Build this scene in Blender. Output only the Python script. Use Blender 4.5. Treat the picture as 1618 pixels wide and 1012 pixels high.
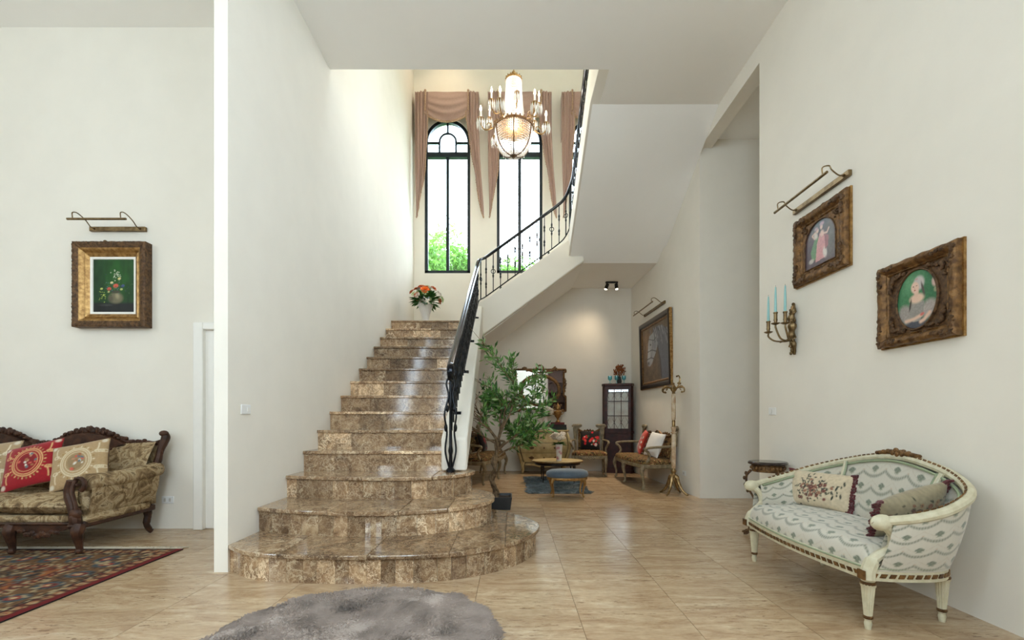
import bpy, math, random
import numpy as np
from mathutils import Matrix, Vector
PI = math.pi
rnd = random.Random(7)
SC = bpy.context.scene
COL = SC.collection
for o in list(bpy.data.objects): bpy.data.objects.remove(o)

# ------------------------------------------------------------------ camera
cam_d = bpy.data.cameras.new('camera'); cam = bpy.data.objects.new('camera', cam_d); COL.objects.link(cam)
cam.location = (0, 0, 1.1); cam.rotation_euler = (PI/2, 0, 0)
cam_d.sensor_width = 36; cam_d.lens = 16.0; cam_d.shift_y = 154/1618; cam_d.clip_start = .05; cam_d.clip_end = 300
SC.camera = cam

# ------------------------------------------------------------------ sky
world = bpy.data.worlds.new('sky'); SC.world = world; world.use_nodes = True
nt = world.node_tree; nt.nodes.clear()
bg = nt.nodes.new('ShaderNodeBackground'); wo = nt.nodes.new('ShaderNodeOutputWorld')
bg.inputs[0].default_value = (.76, .88, 1.0, 1); bg.inputs[1].default_value = 9.0
nt.links.new(bg.outputs[0], wo.inputs[0])

# ------------------------------------------------------------------ lights
def area(name, loc, rot, sx, sy, power=0, color=(1, 1, 1), portal=False):
    l = bpy.data.lights.new(name, 'AREA'); l.shape = 'RECTANGLE'; l.size = sx; l.size_y = sy
    l.energy = power; l.color = color
    o = bpy.data.objects.new(name, l); o.location = loc; o.rotation_euler = rot; COL.objects.link(o)
    if portal: l.cycles.is_portal = True
    return o
# daylight enters through the arched stair windows and through unseen hall windows, some added for light
WX = [(-1.795, -.858), (-.312, .625), (1.17, 2.107)]      # arched stair windows
for a, b in WX: area('window_daylight', ((a+b)/2, 9.50, 5.65), (-PI/2, 0, 0), .95, 3.2, portal=True)
FW = [(-3.35, -2.95, 1.0, 4.2), (-2.15, -1.75, 1.0, 4.2), (-1.45, -.25, 2.2, 4.75)]  # front wall windows (from, to, sill, head), unseen; widest added to light the nook
LW = [(-2.3, -.9, 2.2, 4.75)]                       # window in the left side wall
RW = [(-2.2, -.7, 2.3, 4.75), (-.3, 1.1, 2.3, 4.75)]  # unseen right wall windows, added to light the partition and stairs
for a, b, c, d in FW: area('window_daylight', ((a+b)/2, -2.56, (c+d)/2), (PI/2, 0, 0), b-a, d-c, portal=True)
for a, b, c, d in LW: area('window_daylight', (-7.28, (a+b)/2, (c+d)/2), (0, -PI/2, 0), d-c, b-a, portal=True)
for a, b, c, d in RW: area('window_daylight', (2.69, (a+b)/2, (c+d)/2), (0, PI/2, 0), d-c, b-a, portal=True)
def spot(name, loc, target, power, color, ang=70, blend=.8, r=.03):
    l = bpy.data.lights.new(name, 'SPOT'); l.energy = power; l.color = color; l.spot_size = math.radians(ang); l.spot_blend = blend; l.shadow_soft_size = r
    o = bpy.data.objects.new(name, l); o.location = loc
    o.rotation_euler = (Vector(target)-Vector(loc)).to_track_quat('-Z', 'Y').to_euler(); COL.objects.link(o); return o
def point(name, loc, power, color, r=.05):
    l = bpy.data.lights.new(name, 'POINT'); l.energy = power; l.color = color; l.shadow_soft_size = r
    o = bpy.data.objects.new(name, l); o.location = loc; COL.objects.link(o); return o
WARM = (1, .72, .42)

vs = SC.view_settings; vs.view_transform = 'Standard'; vs.look = 'None'; vs.gamma = 1; vs.use_curve_mapping = False
vs.exposure = 0.6
SC.cycles.use_denoising = True
SC.cycles.max_bounces = 10; SC.cycles.diffuse_bounces = 6; SC.cycles.glossy_bounces = 4; SC.cycles.transparent_max_bounces = 12
SC.cycles.sample_clamp_indirect = 6; SC.cycles.caustics_reflective = False; SC.cycles.caustics_refractive = False

# ------------------------------------------------------------------ helpers
def lin(c):
    return tuple(((x/255)/12.92 if x/255 <= .04045 else ((x/255+.055)/1.055)**2.4) for x in c)
def srgb(r, g, b): return lin((r, g, b))
def rotm(rx=0, ry=0, rz=0): return Matrix.Rotation(rz, 4, 'Z') @ Matrix.Rotation(ry, 4, 'Y') @ Matrix.Rotation(rx, 4, 'X')
def T(x, y, z): return Matrix.Translation((x, y, z))

class MB:
    def __init__(s): s.v = []; s.f = []; s.c = []; s.M = None
    def add(s, vs, fs, col=None):
        n = len(s.v)
        if s.M is not None: vs = [tuple(s.M @ Vector(p)) for p in vs]
        s.v += [tuple(p) for p in vs]; s.f += [tuple(i+n for i in f) for f in fs]
        if col is not None:
            s.c += [col]*len(vs) if isinstance(col[0], (int, float)) else list(col)
        return s
    def box(s, x0, x1, y0, y1, z0, z1):
        return s.add([(x0,y0,z0),(x1,y0,z0),(x1,y1,z0),(x0,y1,z0),(x0,y0,z1),(x1,y0,z1),(x1,y1,z1),(x0,y1,z1)],
              [(3,2,1,0),(4,5,6,7),(0,1,5,4),(1,2,6,5),(2,3,7,6),(3,0,4,7)])
    def cbox(s, c, d): return s.box(c[0]-d[0]/2, c[0]+d[0]/2, c[1]-d[1]/2, c[1]+d[1]/2, c[2]-d[2]/2, c[2]+d[2]/2)
    def prism(s, poly, a, b, axis='z'):
        # polygon in the plane across axis: z->(x,y)  y->(x,z)  x->(y,z)
        def P(p, t): return (p[0], p[1], t) if axis == 'z' else ((p[0], t, p[1]) if axis == 'y' else (t, p[0], p[1]))
        n = len(poly); vs = [P(p, a) for p in poly]+[P(p, b) for p in poly]
        return s.add(vs, [tuple(range(n))[::-1], tuple(range(n, 2*n))]+[(i, (i+1) % n, n+(i+1) % n, n+i) for i in range(n)])
    def lathe(s, prof, seg=16, loc=(0, 0, 0), sx=1, sy=1):
        n = len(prof); vs = []; fs = []
        for j in range(seg):
            a = 2*PI*j/seg
            for r, z in prof: vs.append((loc[0]+r*sx*math.cos(a), loc[1]+r*sy*math.sin(a), loc[2]+z))
        for j in range(seg):
            k = (j+1) % seg
            for i in range(n-1): fs.append((j*n+i, k*n+i, k*n+i+1, j*n+i+1))
        if prof[0][0] > 1e-5: fs.append(tuple(j*n for j in range(seg))[::-1])
        if prof[-1][0] > 1e-5: fs.append(tuple(j*n+n-1 for j in range(seg)))
        return s.add(vs, fs)
    def tube(s, pts, r, seg=8, closed=False, flat=1.0, up=None):
        pts = [Vector(p) for p in pts]; n = len(pts)
        rs = r if isinstance(r, (list, tuple)) else [r]*n
        vs = []; fs = []; prev = None
        for i, p in enumerate(pts):
            if closed: t = pts[(i+1) % n]-pts[i-1]
            else: t = pts[min(i+1, n-1)]-pts[max(i-1, 0)]
            if t.length < 1e-9: t = Vector((0, 0, 1))
            t.normalize()
            if up is not None: a = Vector(up)
            elif prev is not None: a = prev
            else: a = Vector((0, 0, 1)) if abs(t.z) < .9 else Vector((0, 1, 0))
            a = a - t*a.dot(t)
            if a.length < 1e-6: a = Vector((1, 0, 0)) - t*t.x
            a.normalize(); b = t.cross(a); prev = a
            for k in range(seg):
                w = 2*PI*k/seg
                vs.append(tuple(p + a*(rs[i]*flat*math.sin(w)) + b*(rs[i]*math.cos(w))))
        m = n if closed else n-1
        for i in range(m):
            for k in range(seg):
                i2 = (i+1) % n; k2 = (k+1) % seg
                fs.append((i*seg+k, i*seg+k2, i2*seg+k2, i2*seg+k))
        if not closed: fs += [tuple(range(seg))[::-1], tuple(range((n-1)*seg, n*seg))]
        return s.add(vs, fs)
    def ball(s, c, r, seg=10, ring=6):
        r = r if isinstance(r, (list, tuple)) else (r, r, r)
        vs = [(c[0], c[1], c[2]-r[2])]; fs = []
        for i in range(1, ring):
            a = PI*i/ring-PI/2
            for j in range(seg):
                b = 2*PI*j/seg; vs.append((c[0]+r[0]*math.cos(a)*math.cos(b), c[1]+r[1]*math.cos(a)*math.sin(b), c[2]+r[2]*math.sin(a)))
        vs.append((c[0], c[1], c[2]+r[2])); L = len(vs)-1
        for j in range(seg): fs.append((0, 1+(j+1) % seg, 1+j)); fs.append((L, L-seg+j, L-seg+(j+1) % seg))
        for i in range(ring-2):
            for j in range(seg):
                a = 1+i*seg; fs.append((a+j, a+(j+1) % seg, a+seg+(j+1) % seg, a+seg+j))
        return s.add(vs, fs)
    def surf(s, nu, nv, fn, cfn=None, closeu=False):
        vs = []; cs = []
        for i in range(nu+1):
            for j in range(nv+1):
                u, v = i/nu, j/nv
                vs.append(tuple(fn(u, v)))
                if cfn: cs.append(tuple(cfn(u, v)))
        fs = [(i*(nv+1)+j, (i+1)*(nv+1)+j, (i+1)*(nv+1)+j+1, i*(nv+1)+j+1) for i in range(nu) for j in range(nv)]
        return s.add(vs, fs, cs if cfn else None)
    def mesh(s, name, smooth=35):
        me = bpy.data.meshes.new(name); me.from_pydata(s.v, [], s.f); me.update()
        if smooth:
            me.shade_smooth()
            if smooth < 180: me.set_sharp_from_angle(angle=math.radians(smooth))
        if s.c and len(s.c) == len(s.v):
            at = me.color_attributes.new('Col', 'FLOAT_COLOR', 'POINT')
            arr = np.ones((len(s.v), 4), np.float32); arr[:, :3] = np.array(s.c, np.float32)[:, :3]
            at.data.foreach_set('color', arr.ravel())
        return me
    def build(s, name, mat, parent=None, smooth=35, bevel=0, mods=None):
        return obj(name, s.mesh(name, smooth), mat, parent, bevel)

def obj(name, me, mat, parent=None, bevel=0):
    o = bpy.data.objects.new(name, me); COL.objects.link(o)
    if mat is not None and not me.materials: me.materials.append(M[mat] if isinstance(mat, str) else mat)
    if parent is not None: o.parent = parent
    if bevel:
        b = o.modifiers.new('bevel', 'BEVEL'); b.width = bevel; b.segments = 2; b.limit_method = 'ANGLE'; b.angle_limit = math.radians(40)
    return o
def tag(o, label, cat=None, group=None, kind=None):
    o['label'] = label
    if cat: o['category'] = cat
    if group: o['group'] = group
    if kind: o['kind'] = kind
    return o
def thing(name, label, cat, mat4=None, group=None, kind=None):
    o = bpy.data.objects.new(name, None); COL.objects.link(o); o.empty_display_size = .1
    if mat4 is not None: o.matrix_world = mat4
    return tag(o, label, cat, group, kind)
def copy_tree(o, parent=None):
    c = o.copy(); COL.objects.link(c); c.parent = parent
    for ch in o.children: copy_tree(ch, c)
    return c
def floor_at(x, y, z=0, deg=0): return T(x, y, z) @ Matrix.Rotation(math.radians(deg), 4, 'Z')
# hung on a wall: local x to the right, y up, z out of the wall
def on_back(x, y, z): return T(x, y, z) @ Matrix(((1,0,0,0),(0,0,-1,0),(0,1,0,0),(0,0,0,1)))
def on_right(x, y, z, deg=0): return T(x, y, z) @ Matrix.Rotation(math.radians(deg), 4, 'Z') @ Matrix(((0,0,-1,0),(-1,0,0,0),(0,1,0,0),(0,0,0,1)))
def on_left(x, y, z): return T(x, y, z) @ Matrix(((0,0,1,0),(1,0,0,0),(0,1,0,0),(0,0,0,1)))

def crom(pts, n=8, closed=False):
    P = [Vector(p) for p in pts]; out = []; L = len(P)
    for i in range(L if closed else L-1):
        p0 = P[i-1] if (closed or i > 0) else P[0]*2-P[1]
        p1 = P[i]; p2 = P[(i+1) % L]
        p3 = P[(i+2) % L] if (closed or i+2 < L) else P[-1]*2-P[-2]
        for k in range(n):
            t = k/n
            out.append(.5*((2*p1)+(p2-p0)*t+(2*p0-5*p1+4*p2-p3)*t*t+(3*p1-p0-3*p2+p3)*t**3))
    if not closed: out.append(P[-1])
    return [tuple(p) for p in out]

# smooth value noise for printed and woven patterns
def vnoise(x, y, seed=0):
    x = np.asarray(x, float); y = np.asarray(y, float)
    xi = np.floor(x).astype(np.int64); yi = np.floor(y).astype(np.int64); fx = x-xi; fy = y-yi
    def h(a, b):
        n = (a*374761393+b*668265263+seed*974711) & 0x7fffffff
        n = ((n ^ (n >> 13))*1274126177) & 0x7fffffff
        return ((n ^ (n >> 16)) & 0xffff)/65535.
    sx = fx*fx*(3-2*fx); sy = fy*fy*(3-2*fy)
    return (h(xi, yi)*(1-sx)+h(xi+1, yi)*sx)*(1-sy)+(h(xi, yi+1)*(1-sx)+h(xi+1, yi+1)*sx)*sy

class Paint:
    """a flat printed picture: colours on a fine grid, w x h metres, origin at the centre"""
    def __init__(s, w, h, nx, ny, bg):
        s.w, s.h, s.nx, s.ny = w, h, nx, ny
        s.X, s.Y = np.meshgrid(np.linspace(-w/2, w/2, nx+1), np.linspace(-h/2, h/2, ny+1), indexing='ij')
        s.C = np.zeros((nx+1, ny+1, 3)); s.C[:] = srgb(*bg)
    def blend(s, a, col): s.C = s.C*(1-a[..., None])+np.array(srgb(*col))*a[..., None]
    def ell(s, cx, cy, rx, ry, col, rot=0, soft=.2, al=1):
        c, n = math.cos(rot), math.sin(rot); dx = s.X-cx; dy = s.Y-cy
        d = np.sqrt(((dx*c+dy*n)/rx)**2+((-dx*n+dy*c)/ry)**2)
        s.blend(np.clip((1-d)/soft, 0, 1)*al, col)
    def ring(s, cx, cy, rx, ry, wd, col, al=1, rot=0):
        c, n = math.cos(rot), math.sin(rot); dx = s.X-cx; dy = s.Y-cy
        d = np.sqrt(((dx*c+dy*n)/rx)**2+((-dx*n+dy*c)/ry)**2)
        s.blend(np.clip(1.5-np.abs(d-1)*min(rx, ry)/wd*1.5, 0, 1)*al, col)
    def line(s, pts, wd, col, al=1):
        D = np.full(s.X.shape, 1e9)
        for (x0, y0), (x1, y1) in zip(pts[:-1], pts[1:]):
            dx, dy = x1-x0, y1-y0; L = dx*dx+dy*dy+1e-12
            t = np.clip(((s.X-x0)*dx+(s.Y-y0)*dy)/L, 0, 1)
            D = np.minimum(D, np.hypot(s.X-x0-t*dx, s.Y-y0-t*dy))
        s.blend(np.clip(1.4-D/wd*1.2, 0, 1)*al, col)
    def poly(s, pts, col, al=1):
        ins = np.zeros(s.X.shape, bool); n = len(pts)
        for i in range(n):
            x0, y0 = pts[i]; x1, y1 = pts[(i+1) % n]
            if y0 == y1: continue
            ins ^= ((s.Y > min(y0, y1)) & (s.Y <= max(y0, y1)) & (s.X < (x1-x0)*(s.Y-y0)/(y1-y0)+x0))
        s.blend(ins*float(al), col)
    def dapple(s, sc, amp, seed=1, ax=1):
        n = vnoise(s.X*sc*ax+50, s.Y*sc+50, seed)-.5
        s.C = np.clip(s.C*(1+n[..., None]*2*amp), 0, 1)
    def sheet(s, mb, z=0, mask=None, dome=0):
        nx, ny = s.nx, s.ny
        m = np.ones((nx, ny), bool) if mask is None else mask((s.X[:-1, :-1]+s.X[1:, 1:])/2, (s.Y[:-1, :-1]+s.Y[1:, 1:])/2)
        vs = [(float(s.X[i, j]), float(s.Y[i, j]), z) for i in range(nx+1) for j in range(ny+1)]
        fs = [(i*(ny+1)+j, (i+1)*(ny+1)+j, (i+1)*(ny+1)+j+1, i*(ny+1)+j+1) for i in range(nx) for j in range(ny) if m[i, j]]
        mb.add(vs, fs, [tuple(c) for c in s.C.reshape(-1, 3)])
    def pillow(s, mb, t, pinch=.06, both=True):
        # a stuffed cushion standing in the local x/z plane, face towards -y
        nx, ny = s.nx, s.ny; cs = [tuple(c) for c in s.C.reshape(-1, 3)]
        for side in (-1, 1):
            vs = []
            for i in range(nx+1):
                for j in range(ny+1):
                    a = 2*i/nx-1; b = 2*j/ny-1
                    pr = max(0, (1-abs(a)**2.6))**.55*max(0, (1-abs(b)**2.6))**.55
                    kx = 1-pinch*(1-b*b); ky = 1-pinch*(1-a*a)
                    kx, ky = 1-pinch*(1-abs(b)**1.5)*abs(a)**3, 1-pinch*(1-abs(a)**1.5)*abs(b)**3
                    vs.append((a*s.w/2*kx, side*t/2*pr, b*s.h/2*ky))
            fs = [(i*(ny+1)+j, (i+1)*(ny+1)+j, (i+1)*(ny+1)+j+1, i*(ny+1)+j+1) for i in range(nx) for j in range(ny)]
            mb.add(vs, fs, cs)

# ------------------------------------------------------------------ materials
M = {}
def new_mat(name):
    m = bpy.data.materials.new(name); m.use_nodes = True; M[name] = m
    n = m.node_tree; return m, n, n.nodes['Principled BSDF']
def ramp(n, stops, inp):
    r = n.nodes.new('ShaderNodeValToRGB'); e = r.color_ramp.elements
    while len(e) < len(stops): e.new(.5)
    for el, (p, c) in zip(e, stops): el.position = p; el.color = (*c, 1)
    n.links.new(inp, r.inputs[0]); return r.outputs[0]
def noise(n, sc, det=4, rough=.5, vec=None, dist=0):
    t = n.nodes.new('ShaderNodeTexNoise'); t.inputs['Scale'].default_value = sc; t.inputs['Detail'].default_value = det
    t.inputs['Roughness'].default_value = rough; t.inputs['Distortion'].default_value = dist
    if vec is not None: n.links.new(vec, t.inputs['Vector'])
    return t.outputs['Fac']
def coords(n, scale=(1, 1, 1), rand=False, kind='Object'):
    if kind == 'World': src = n.nodes.new('ShaderNodeNewGeometry').outputs['Position']
    else: src = n.nodes.new('ShaderNodeTexCoord').outputs[kind]
    if rand:
        oi = n.nodes.new('ShaderNodeObjectInfo'); mu = n.nodes.new('ShaderNodeVectorMath'); mu.operation = 'MULTIPLY_ADD'
        mu.inputs[1].default_value = (1, 1, 1); n.links.new(src, mu.inputs[0])
        sc = n.nodes.new('ShaderNodeVectorMath'); sc.operation = 'SCALE'; sc.inputs[0].default_value = (37, 53, 71); n.links.new(oi.outputs['Random'], sc.inputs['Scale'])
        n.links.new(sc.outputs[0], mu.inputs[2]); src = mu.outputs[0]
    mp = n.nodes.new('ShaderNodeMapping'); mp.inputs['Scale'].default_value = scale; n.links.new(src, mp.inputs[0]); return mp.outputs[0]
def bump(n, bs, h, strength=.3, dist=.01):
    b = n.nodes.new('ShaderNodeBump'); b.inputs['Strength'].default_value = strength; b.inputs['Distance'].default_value = dist
    n.links.new(h, b.inputs['Height']); n.links.new(b.outputs[0], bs.inputs['Normal'])
def mixc(n, fac, a, b, mode='MIX'):
    m = n.nodes.new('ShaderNodeMix'); m.data_type = 'RGBA'; m.blend_type = mode
    for sock, val in ((m.inputs[0], fac), (m.inputs[6], a), (m.inputs[7], b)):
        if hasattr(val, 'is_linked') or isinstance(val, bpy.types.NodeSocket): n.links.new(val, sock)
        elif isinstance(val, (int, float)): sock.default_value = val
        else: sock.default_value = (*val, 1)
    return m.outputs[2]
def plain(name, rgb, rough=.5, metal=0, var=.08, sc=18, bmp=0, bsc=60, spec=.5, sheen=0, rgb2=None, det=4):
    m, n, b = new_mat(name); c = srgb(*rgb)
    c2 = srgb(*rgb2) if rgb2 else tuple(min(1, x*(1+var)) for x in c); c1 = c if rgb2 else tuple(x*(1-var) for x in c)
    v = coords(n); f = noise(n, sc, det, .55, v)
    n.links.new(ramp(n, [(.35, c1), (.65, c2)], f), b.inputs['Base Color'])
    b.inputs['Roughness'].default_value = rough; b.inputs['Metallic'].default_value = metal; b.inputs['Specular IOR Level'].default_value = spec
    if sheen: b.inputs['Sheen Weight'].default_value = sheen
    if bmp: bump(n, b, noise(n, bsc, 5, .6, v), bmp)
    return m
def vcol(name, rough=.9, bmp=.2, bsc=300, sheen=0, spec=.3):
    m, n, b = new_mat(name); a = n.nodes.new('ShaderNodeAttribute'); a.attribute_name = 'Col'
    n.links.new(a.outputs['Color'], b.inputs['Base Color']); b.inputs['Roughness'].default_value = rough; b.inputs['Specular IOR Level'].default_value = spec
    if sheen: b.inputs['Sheen Weight'].default_value = sheen
    if bmp: bump(n, b, noise(n, bsc, 3, .6, coords(n)), bmp, .003)
plain('wall_paint', (236, 231, 220), .75, var=.015, sc=3, bmp=.04, bsc=40, spec=.25)
plain('ceiling_paint', (250, 249, 246), .8, var=.01, sc=2, spec=.2)
plain('white_gloss', (240, 238, 232), .35, var=.01)
plain('white_plastic', (236, 236, 234), .35, var=.01)
plain('iron', (16, 18, 22), .32, .6, var=.2, bmp=.15, bsc=90)
plain('rail_metal', (24, 27, 33), .16, .7, var=.1)
plain('window_metal', (28, 38, 46), .4, .3, var=.1)
plain('gilt', (138, 102, 60), .42, .55, rgb2=(84, 58, 34), sc=26, bmp=.5, bsc=70)
plain('gilt_bright', (186, 148, 92), .34, .7, rgb2=(134, 98, 54), sc=30, bmp=.25, bsc=60)
plain('gilt_dark', (112, 82, 52), .45, .45, rgb2=(64, 44, 28), sc=40, bmp=.5, bsc=90)
plain('brass', (164, 136, 92), .32, .8, rgb2=(112, 90, 58), sc=30)
plain('old_brass', (140, 118, 84), .35, .85, rgb2=(104, 84, 56), sc=20)
plain('onyx', (222, 208, 180), .2, rgb2=(168, 132, 98), sc=9, det=6)
plain('walnut', (76, 46, 29), .5, spec=.3, rgb2=(44, 25, 15), sc=14, bmp=.25, bsc=60)
plain('mahogany', (70, 30, 22), .42, rgb2=(42, 17, 13), sc=10, spec=.3)
plain('ebony', (34, 24, 20), .3, var=.2)
plain('cream_paint', (212, 206, 180), .45, rgb2=(194, 186, 156), sc=22, bmp=.08)
plain('sage_line', (146, 158, 128), .5)
plain('grey_wood', (150, 136, 108), .5, rgb2=(110, 96, 72), sc=20, bmp=.3, bsc=50)
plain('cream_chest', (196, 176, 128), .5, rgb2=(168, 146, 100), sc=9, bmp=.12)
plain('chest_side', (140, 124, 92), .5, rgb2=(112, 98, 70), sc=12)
plain('blue_velvet', (80, 96, 112), .85, var=.1, sheen=.4, bmp=.1, bsc=200)
plain('burgundy', (84, 16, 24), .8, var=.25, sc=60, bmp=.4, bsc=150, sheen=.3)
plain('curtain_cloth', (170, 140, 128), .8, var=.06, sc=40, sheen=.3)
plain('curtain_trim', (138, 104, 84), .9, rgb2=(206, 178, 150), sc=70)
plain('bark', (136, 112, 82), .85, rgb2=(84, 66, 46), sc=22, bmp=.6, bsc=50)
plain('soil', (44, 34, 26), .95, var=.3, bmp=.5)
plain('dark_pot', (42, 44, 46), .5, var=.1)
plain('candle_blue', (150, 200, 200), .45, var=.03)
plain('black_metal', (22, 22, 23), .4, .3)
plain('white_silk', (232, 228, 222), .7, var=.02, sheen=.3)
plain('white_china', (232, 226, 216), .2, rgb2=(216, 190, 176), sc=8)
plain('book_red', (104, 28, 26), .6); plain('book_green', (34, 48, 42), .6); plain('book_dark', (40, 34, 32), .6); plain('paper', (206, 194, 164), .8)
plain('orange_petal', (240, 110, 22), .6, rgb2=(250, 140, 40), sc=30); plain('white_petal', (240, 234, 224), .7); plain('rust_petal', (196, 92, 44), .7, rgb2=(220, 130, 80), sc=40)
plain('green_petal', (204, 218, 170), .7); plain('leaf_dark', (34, 84, 34), .55, rgb2=(70, 120, 46), sc=20); plain('dried_flower', (150, 84, 34), .9, rgb2=(112, 58, 22), sc=40)
plain('fringe', (196, 186, 166), .95)
plain('basecloth', (20, 16, 14), .9)
plain('fur_grey', (168, 152, 141), .95, rgb2=(146, 131, 120), sc=7, sheen=.3, bmp=.4, bsc=80)
plain('fur_blue', (138, 148, 150), .95, rgb2=(84, 96, 102), sc=14, sheen=.2)
plain('concrete', (200, 196, 188), .8)
plain('marble_dark', (40, 32, 30), .15, rgb2=(70, 56, 50), sc=12)
vcol('canvas', .45, .12, 200); vcol('print_gloss', .3, 0); vcol('fabric', .85, .25, 350, .2); vcol('silk', .55, .12, 400, .3, .5); vcol('rug_wool', .98, .4, 260)
vcol('porcelain_print', .2, 0)
vcol('leaf', .5, 0)
def leaf_mat(name, c1, c2):
    m, n, b = new_mat(name); n.links.new(ramp(n, [(.3, srgb(*c1)), (.7, srgb(*c2))], noise(n, 6, 3, .6, coords(n, kind='World'))), b.inputs['Base Color'])
    b.inputs['Roughness'].default_value = .5
    tr = n.nodes.new('ShaderNodeBsdfTranslucent'); tr.inputs[0].default_value = (*srgb(120, 170, 60), 1)
    mx = n.nodes.new('ShaderNodeMixShader'); mx.inputs[0].default_value = .3
    n.links.new(b.outputs[0], mx.inputs[1]); n.links.new(tr.outputs[0], mx.inputs[2]); n.links.new(mx.outputs[0], n.nodes['Material Output'].inputs[0])
leaf_mat('tree_leaf', (66, 120, 44), (126, 176, 80))
m, n, b = new_mat('olive_leaf'); _a = n.nodes.new('ShaderNodeAttribute'); _a.attribute_name = 'Col'; n.links.new(_a.outputs['Color'], b.inputs['Base Color']); b.inputs['Roughness'].default_value = .45
_t = n.nodes.new('ShaderNodeBsdfTranslucent'); n.links.new(_a.outputs['Color'], _t.inputs[0]); _m = n.nodes.new('ShaderNodeMixShader'); _m.inputs[0].default_value = .25
n.links.new(b.outputs[0], _m.inputs[1]); n.links.new(_t.outputs[0], _m.inputs[2]); n.links.new(_m.outputs[0], n.nodes['Material Output'].inputs[0])
def glassy(name, tint=(1, 1, 1), gl=.08):
    m, n, b = new_mat(name); n.nodes.remove(b)
    t = n.nodes.new('ShaderNodeBsdfTransparent'); t.inputs[0].default_value = (*tint, 1); g = n.nodes.new('ShaderNodeBsdfGlossy'); g.inputs['Roughness'].default_value = .02
    mx = n.nodes.new('ShaderNodeMixShader'); mx.inputs[0].default_value = gl
    n.links.new(t.outputs[0], mx.inputs[1]); n.links.new(g.outputs[0], mx.inputs[2]); n.links.new(mx.outputs[0], n.nodes['Material Output'].inputs[0])
glassy('pane_glass', (.97, .99, .99), .05); glassy('teal_glass', (.55, .86, .90), .12); glassy('cabinet_glass', (.9, .9, .88), .15)
m, n, b = new_mat('mirror'); b.inputs['Metallic'].default_value = 1; b.inputs['Roughness'].default_value = .02; b.inputs['Base Color'].default_value = (.85, .86, .86, 1)
m, n, b = new_mat('crystal'); b.inputs['Base Color'].default_value = (.93, .92, .90, 1); b.inputs['Roughness'].default_value = .06; b.inputs['Transmission Weight'].default_value = .2; b.inputs['IOR'].default_value = 1.5; b.inputs['Specular IOR Level'].default_value = .9
def glow(name, rgb, st):
    m, n, b = new_mat(name); b.inputs['Base Color'].default_value = (*rgb, 1); b.inputs['Emission Color'].default_value = (*rgb, 1); b.inputs['Emission Strength'].default_value = st
glow('bulb', (1, .82, .55), 9); glow('spot_bulb', (1, .86, .66), 8)
# polished brown marble with cream veins, each slab cut from its own piece of stone
m, n, b = new_mat('emperador')
v = coords(n, (1, 1, 1), True, 'World')
nz = n.nodes.new('ShaderNodeTexNoise'); nz.inputs['Scale'].default_value = 4; nz.inputs['Detail'].default_value = 8; nz.inputs['Roughness'].default_value = .65; n.links.new(v, nz.inputs['Vector'])
dm = n.nodes.new('ShaderNodeVectorMath'); dm.operation = 'MULTIPLY_ADD'; dm.inputs[1].default_value = (.55, .55, .55); n.links.new(nz.outputs['Color'], dm.inputs[0]); n.links.new(v, dm.inputs[2])
def vein(sc, wd):
    vo = n.nodes.new('ShaderNodeTexVoronoi'); vo.feature = 'DISTANCE_TO_EDGE'; vo.inputs['Scale'].default_value = sc; n.links.new(dm.outputs[0], vo.inputs['Vector'])
    return ramp(n, [(0, (1, 1, 1)), (wd, (0, 0, 0))], vo.outputs['Distance'])
def times(a, k):
    t = n.nodes.new('ShaderNodeMath'); t.operation = 'MULTIPLY'; n.links.new(a, t.inputs[0])
    if isinstance(k, (int, float)): t.inputs[1].default_value = k
    else: n.links.new(k, t.inputs[1])
    return t.outputs[0]
base = ramp(n, [(.34, srgb(82, 58, 40)), (.45, srgb(118, 90, 65)), (.55, srgb(146, 116, 86)), (.68, srgb(188, 162, 128))], noise(n, 6, 10, .7, v, 1.2))
part_ = ramp(n, [(.42, (0, 0, 0)), (.60, (1, 1, 1))], noise(n, 3.2, 3, .6, v))
c = mixc(n, times(vein(5, .05), part_), base, srgb(222, 204, 174))
c = mixc(n, times(vein(15, .06), .8), c, srgb(216, 194, 162))
c = mixc(n, times(vein(42, .10), .38), c, srgb(204, 180, 146))
oi = n.nodes.new('ShaderNodeObjectInfo')
tone = ramp(n, [(0, (.55, .50, .46)), (.2, (.80, .78, .75)), (.55, (1, 1, 1)), (.8, (1.22, 1.20, 1.17)), (.93, (1.5, 1.5, 1.5)), (1, (2.0, 2.1, 2.15))], oi.outputs['Random'])
c = mixc(n, 1.0, c, tone, 'MULTIPLY'); n.links.new(c, b.inputs['Base Color'])
b.inputs['Roughness'].default_value = .09; b.inputs['Specular IOR Level'].default_value = .6
# polished travertine, streaks running across the hall
m, n, b = new_mat('travertine')
v = coords(n, (1, 1, 1), True, 'World')
def stretched(a):
    mp = n.nodes.new('ShaderNodeMapping'); mp.inputs['Scale'].default_value = a; n.links.new(v, mp.inputs[0]); return mp.outputs[0]
c = ramp(n, [(.28, srgb(150, 120, 90)), (.43, srgb(176, 148, 116)), (.57, srgb(194, 170, 138)), (.74, srgb(212, 194, 166))], noise(n, 3.2, 10, .72, stretched((.8, 3.0, 1)), .8))
mot = ramp(n, [(.35, (.90, .88, .86)), (.65, (1.06, 1.06, 1.06))], noise(n, 38, 5, .7, stretched((.5, 1.3, 1))))
c = mixc(n, 1.0, c, mot, 'MULTIPLY')
pit = ramp(n, [(.57, (0, 0, 0)), (.63, (1, 1, 1))], noise(n, 16, 5, .72, stretched((.8, 4.2, 1)), .5))
gate = ramp(n, [(.40, (0, 0, 0)), (.56, (1, 1, 1))], noise(n, 1.7, 4, .6, stretched((.6, 2.2, 1))))
pm = n.nodes.new('ShaderNodeMath'); pm.operation = 'MULTIPLY'; n.links.new(pit, pm.inputs[0]); n.links.new(gate, pm.inputs[1])
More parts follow.
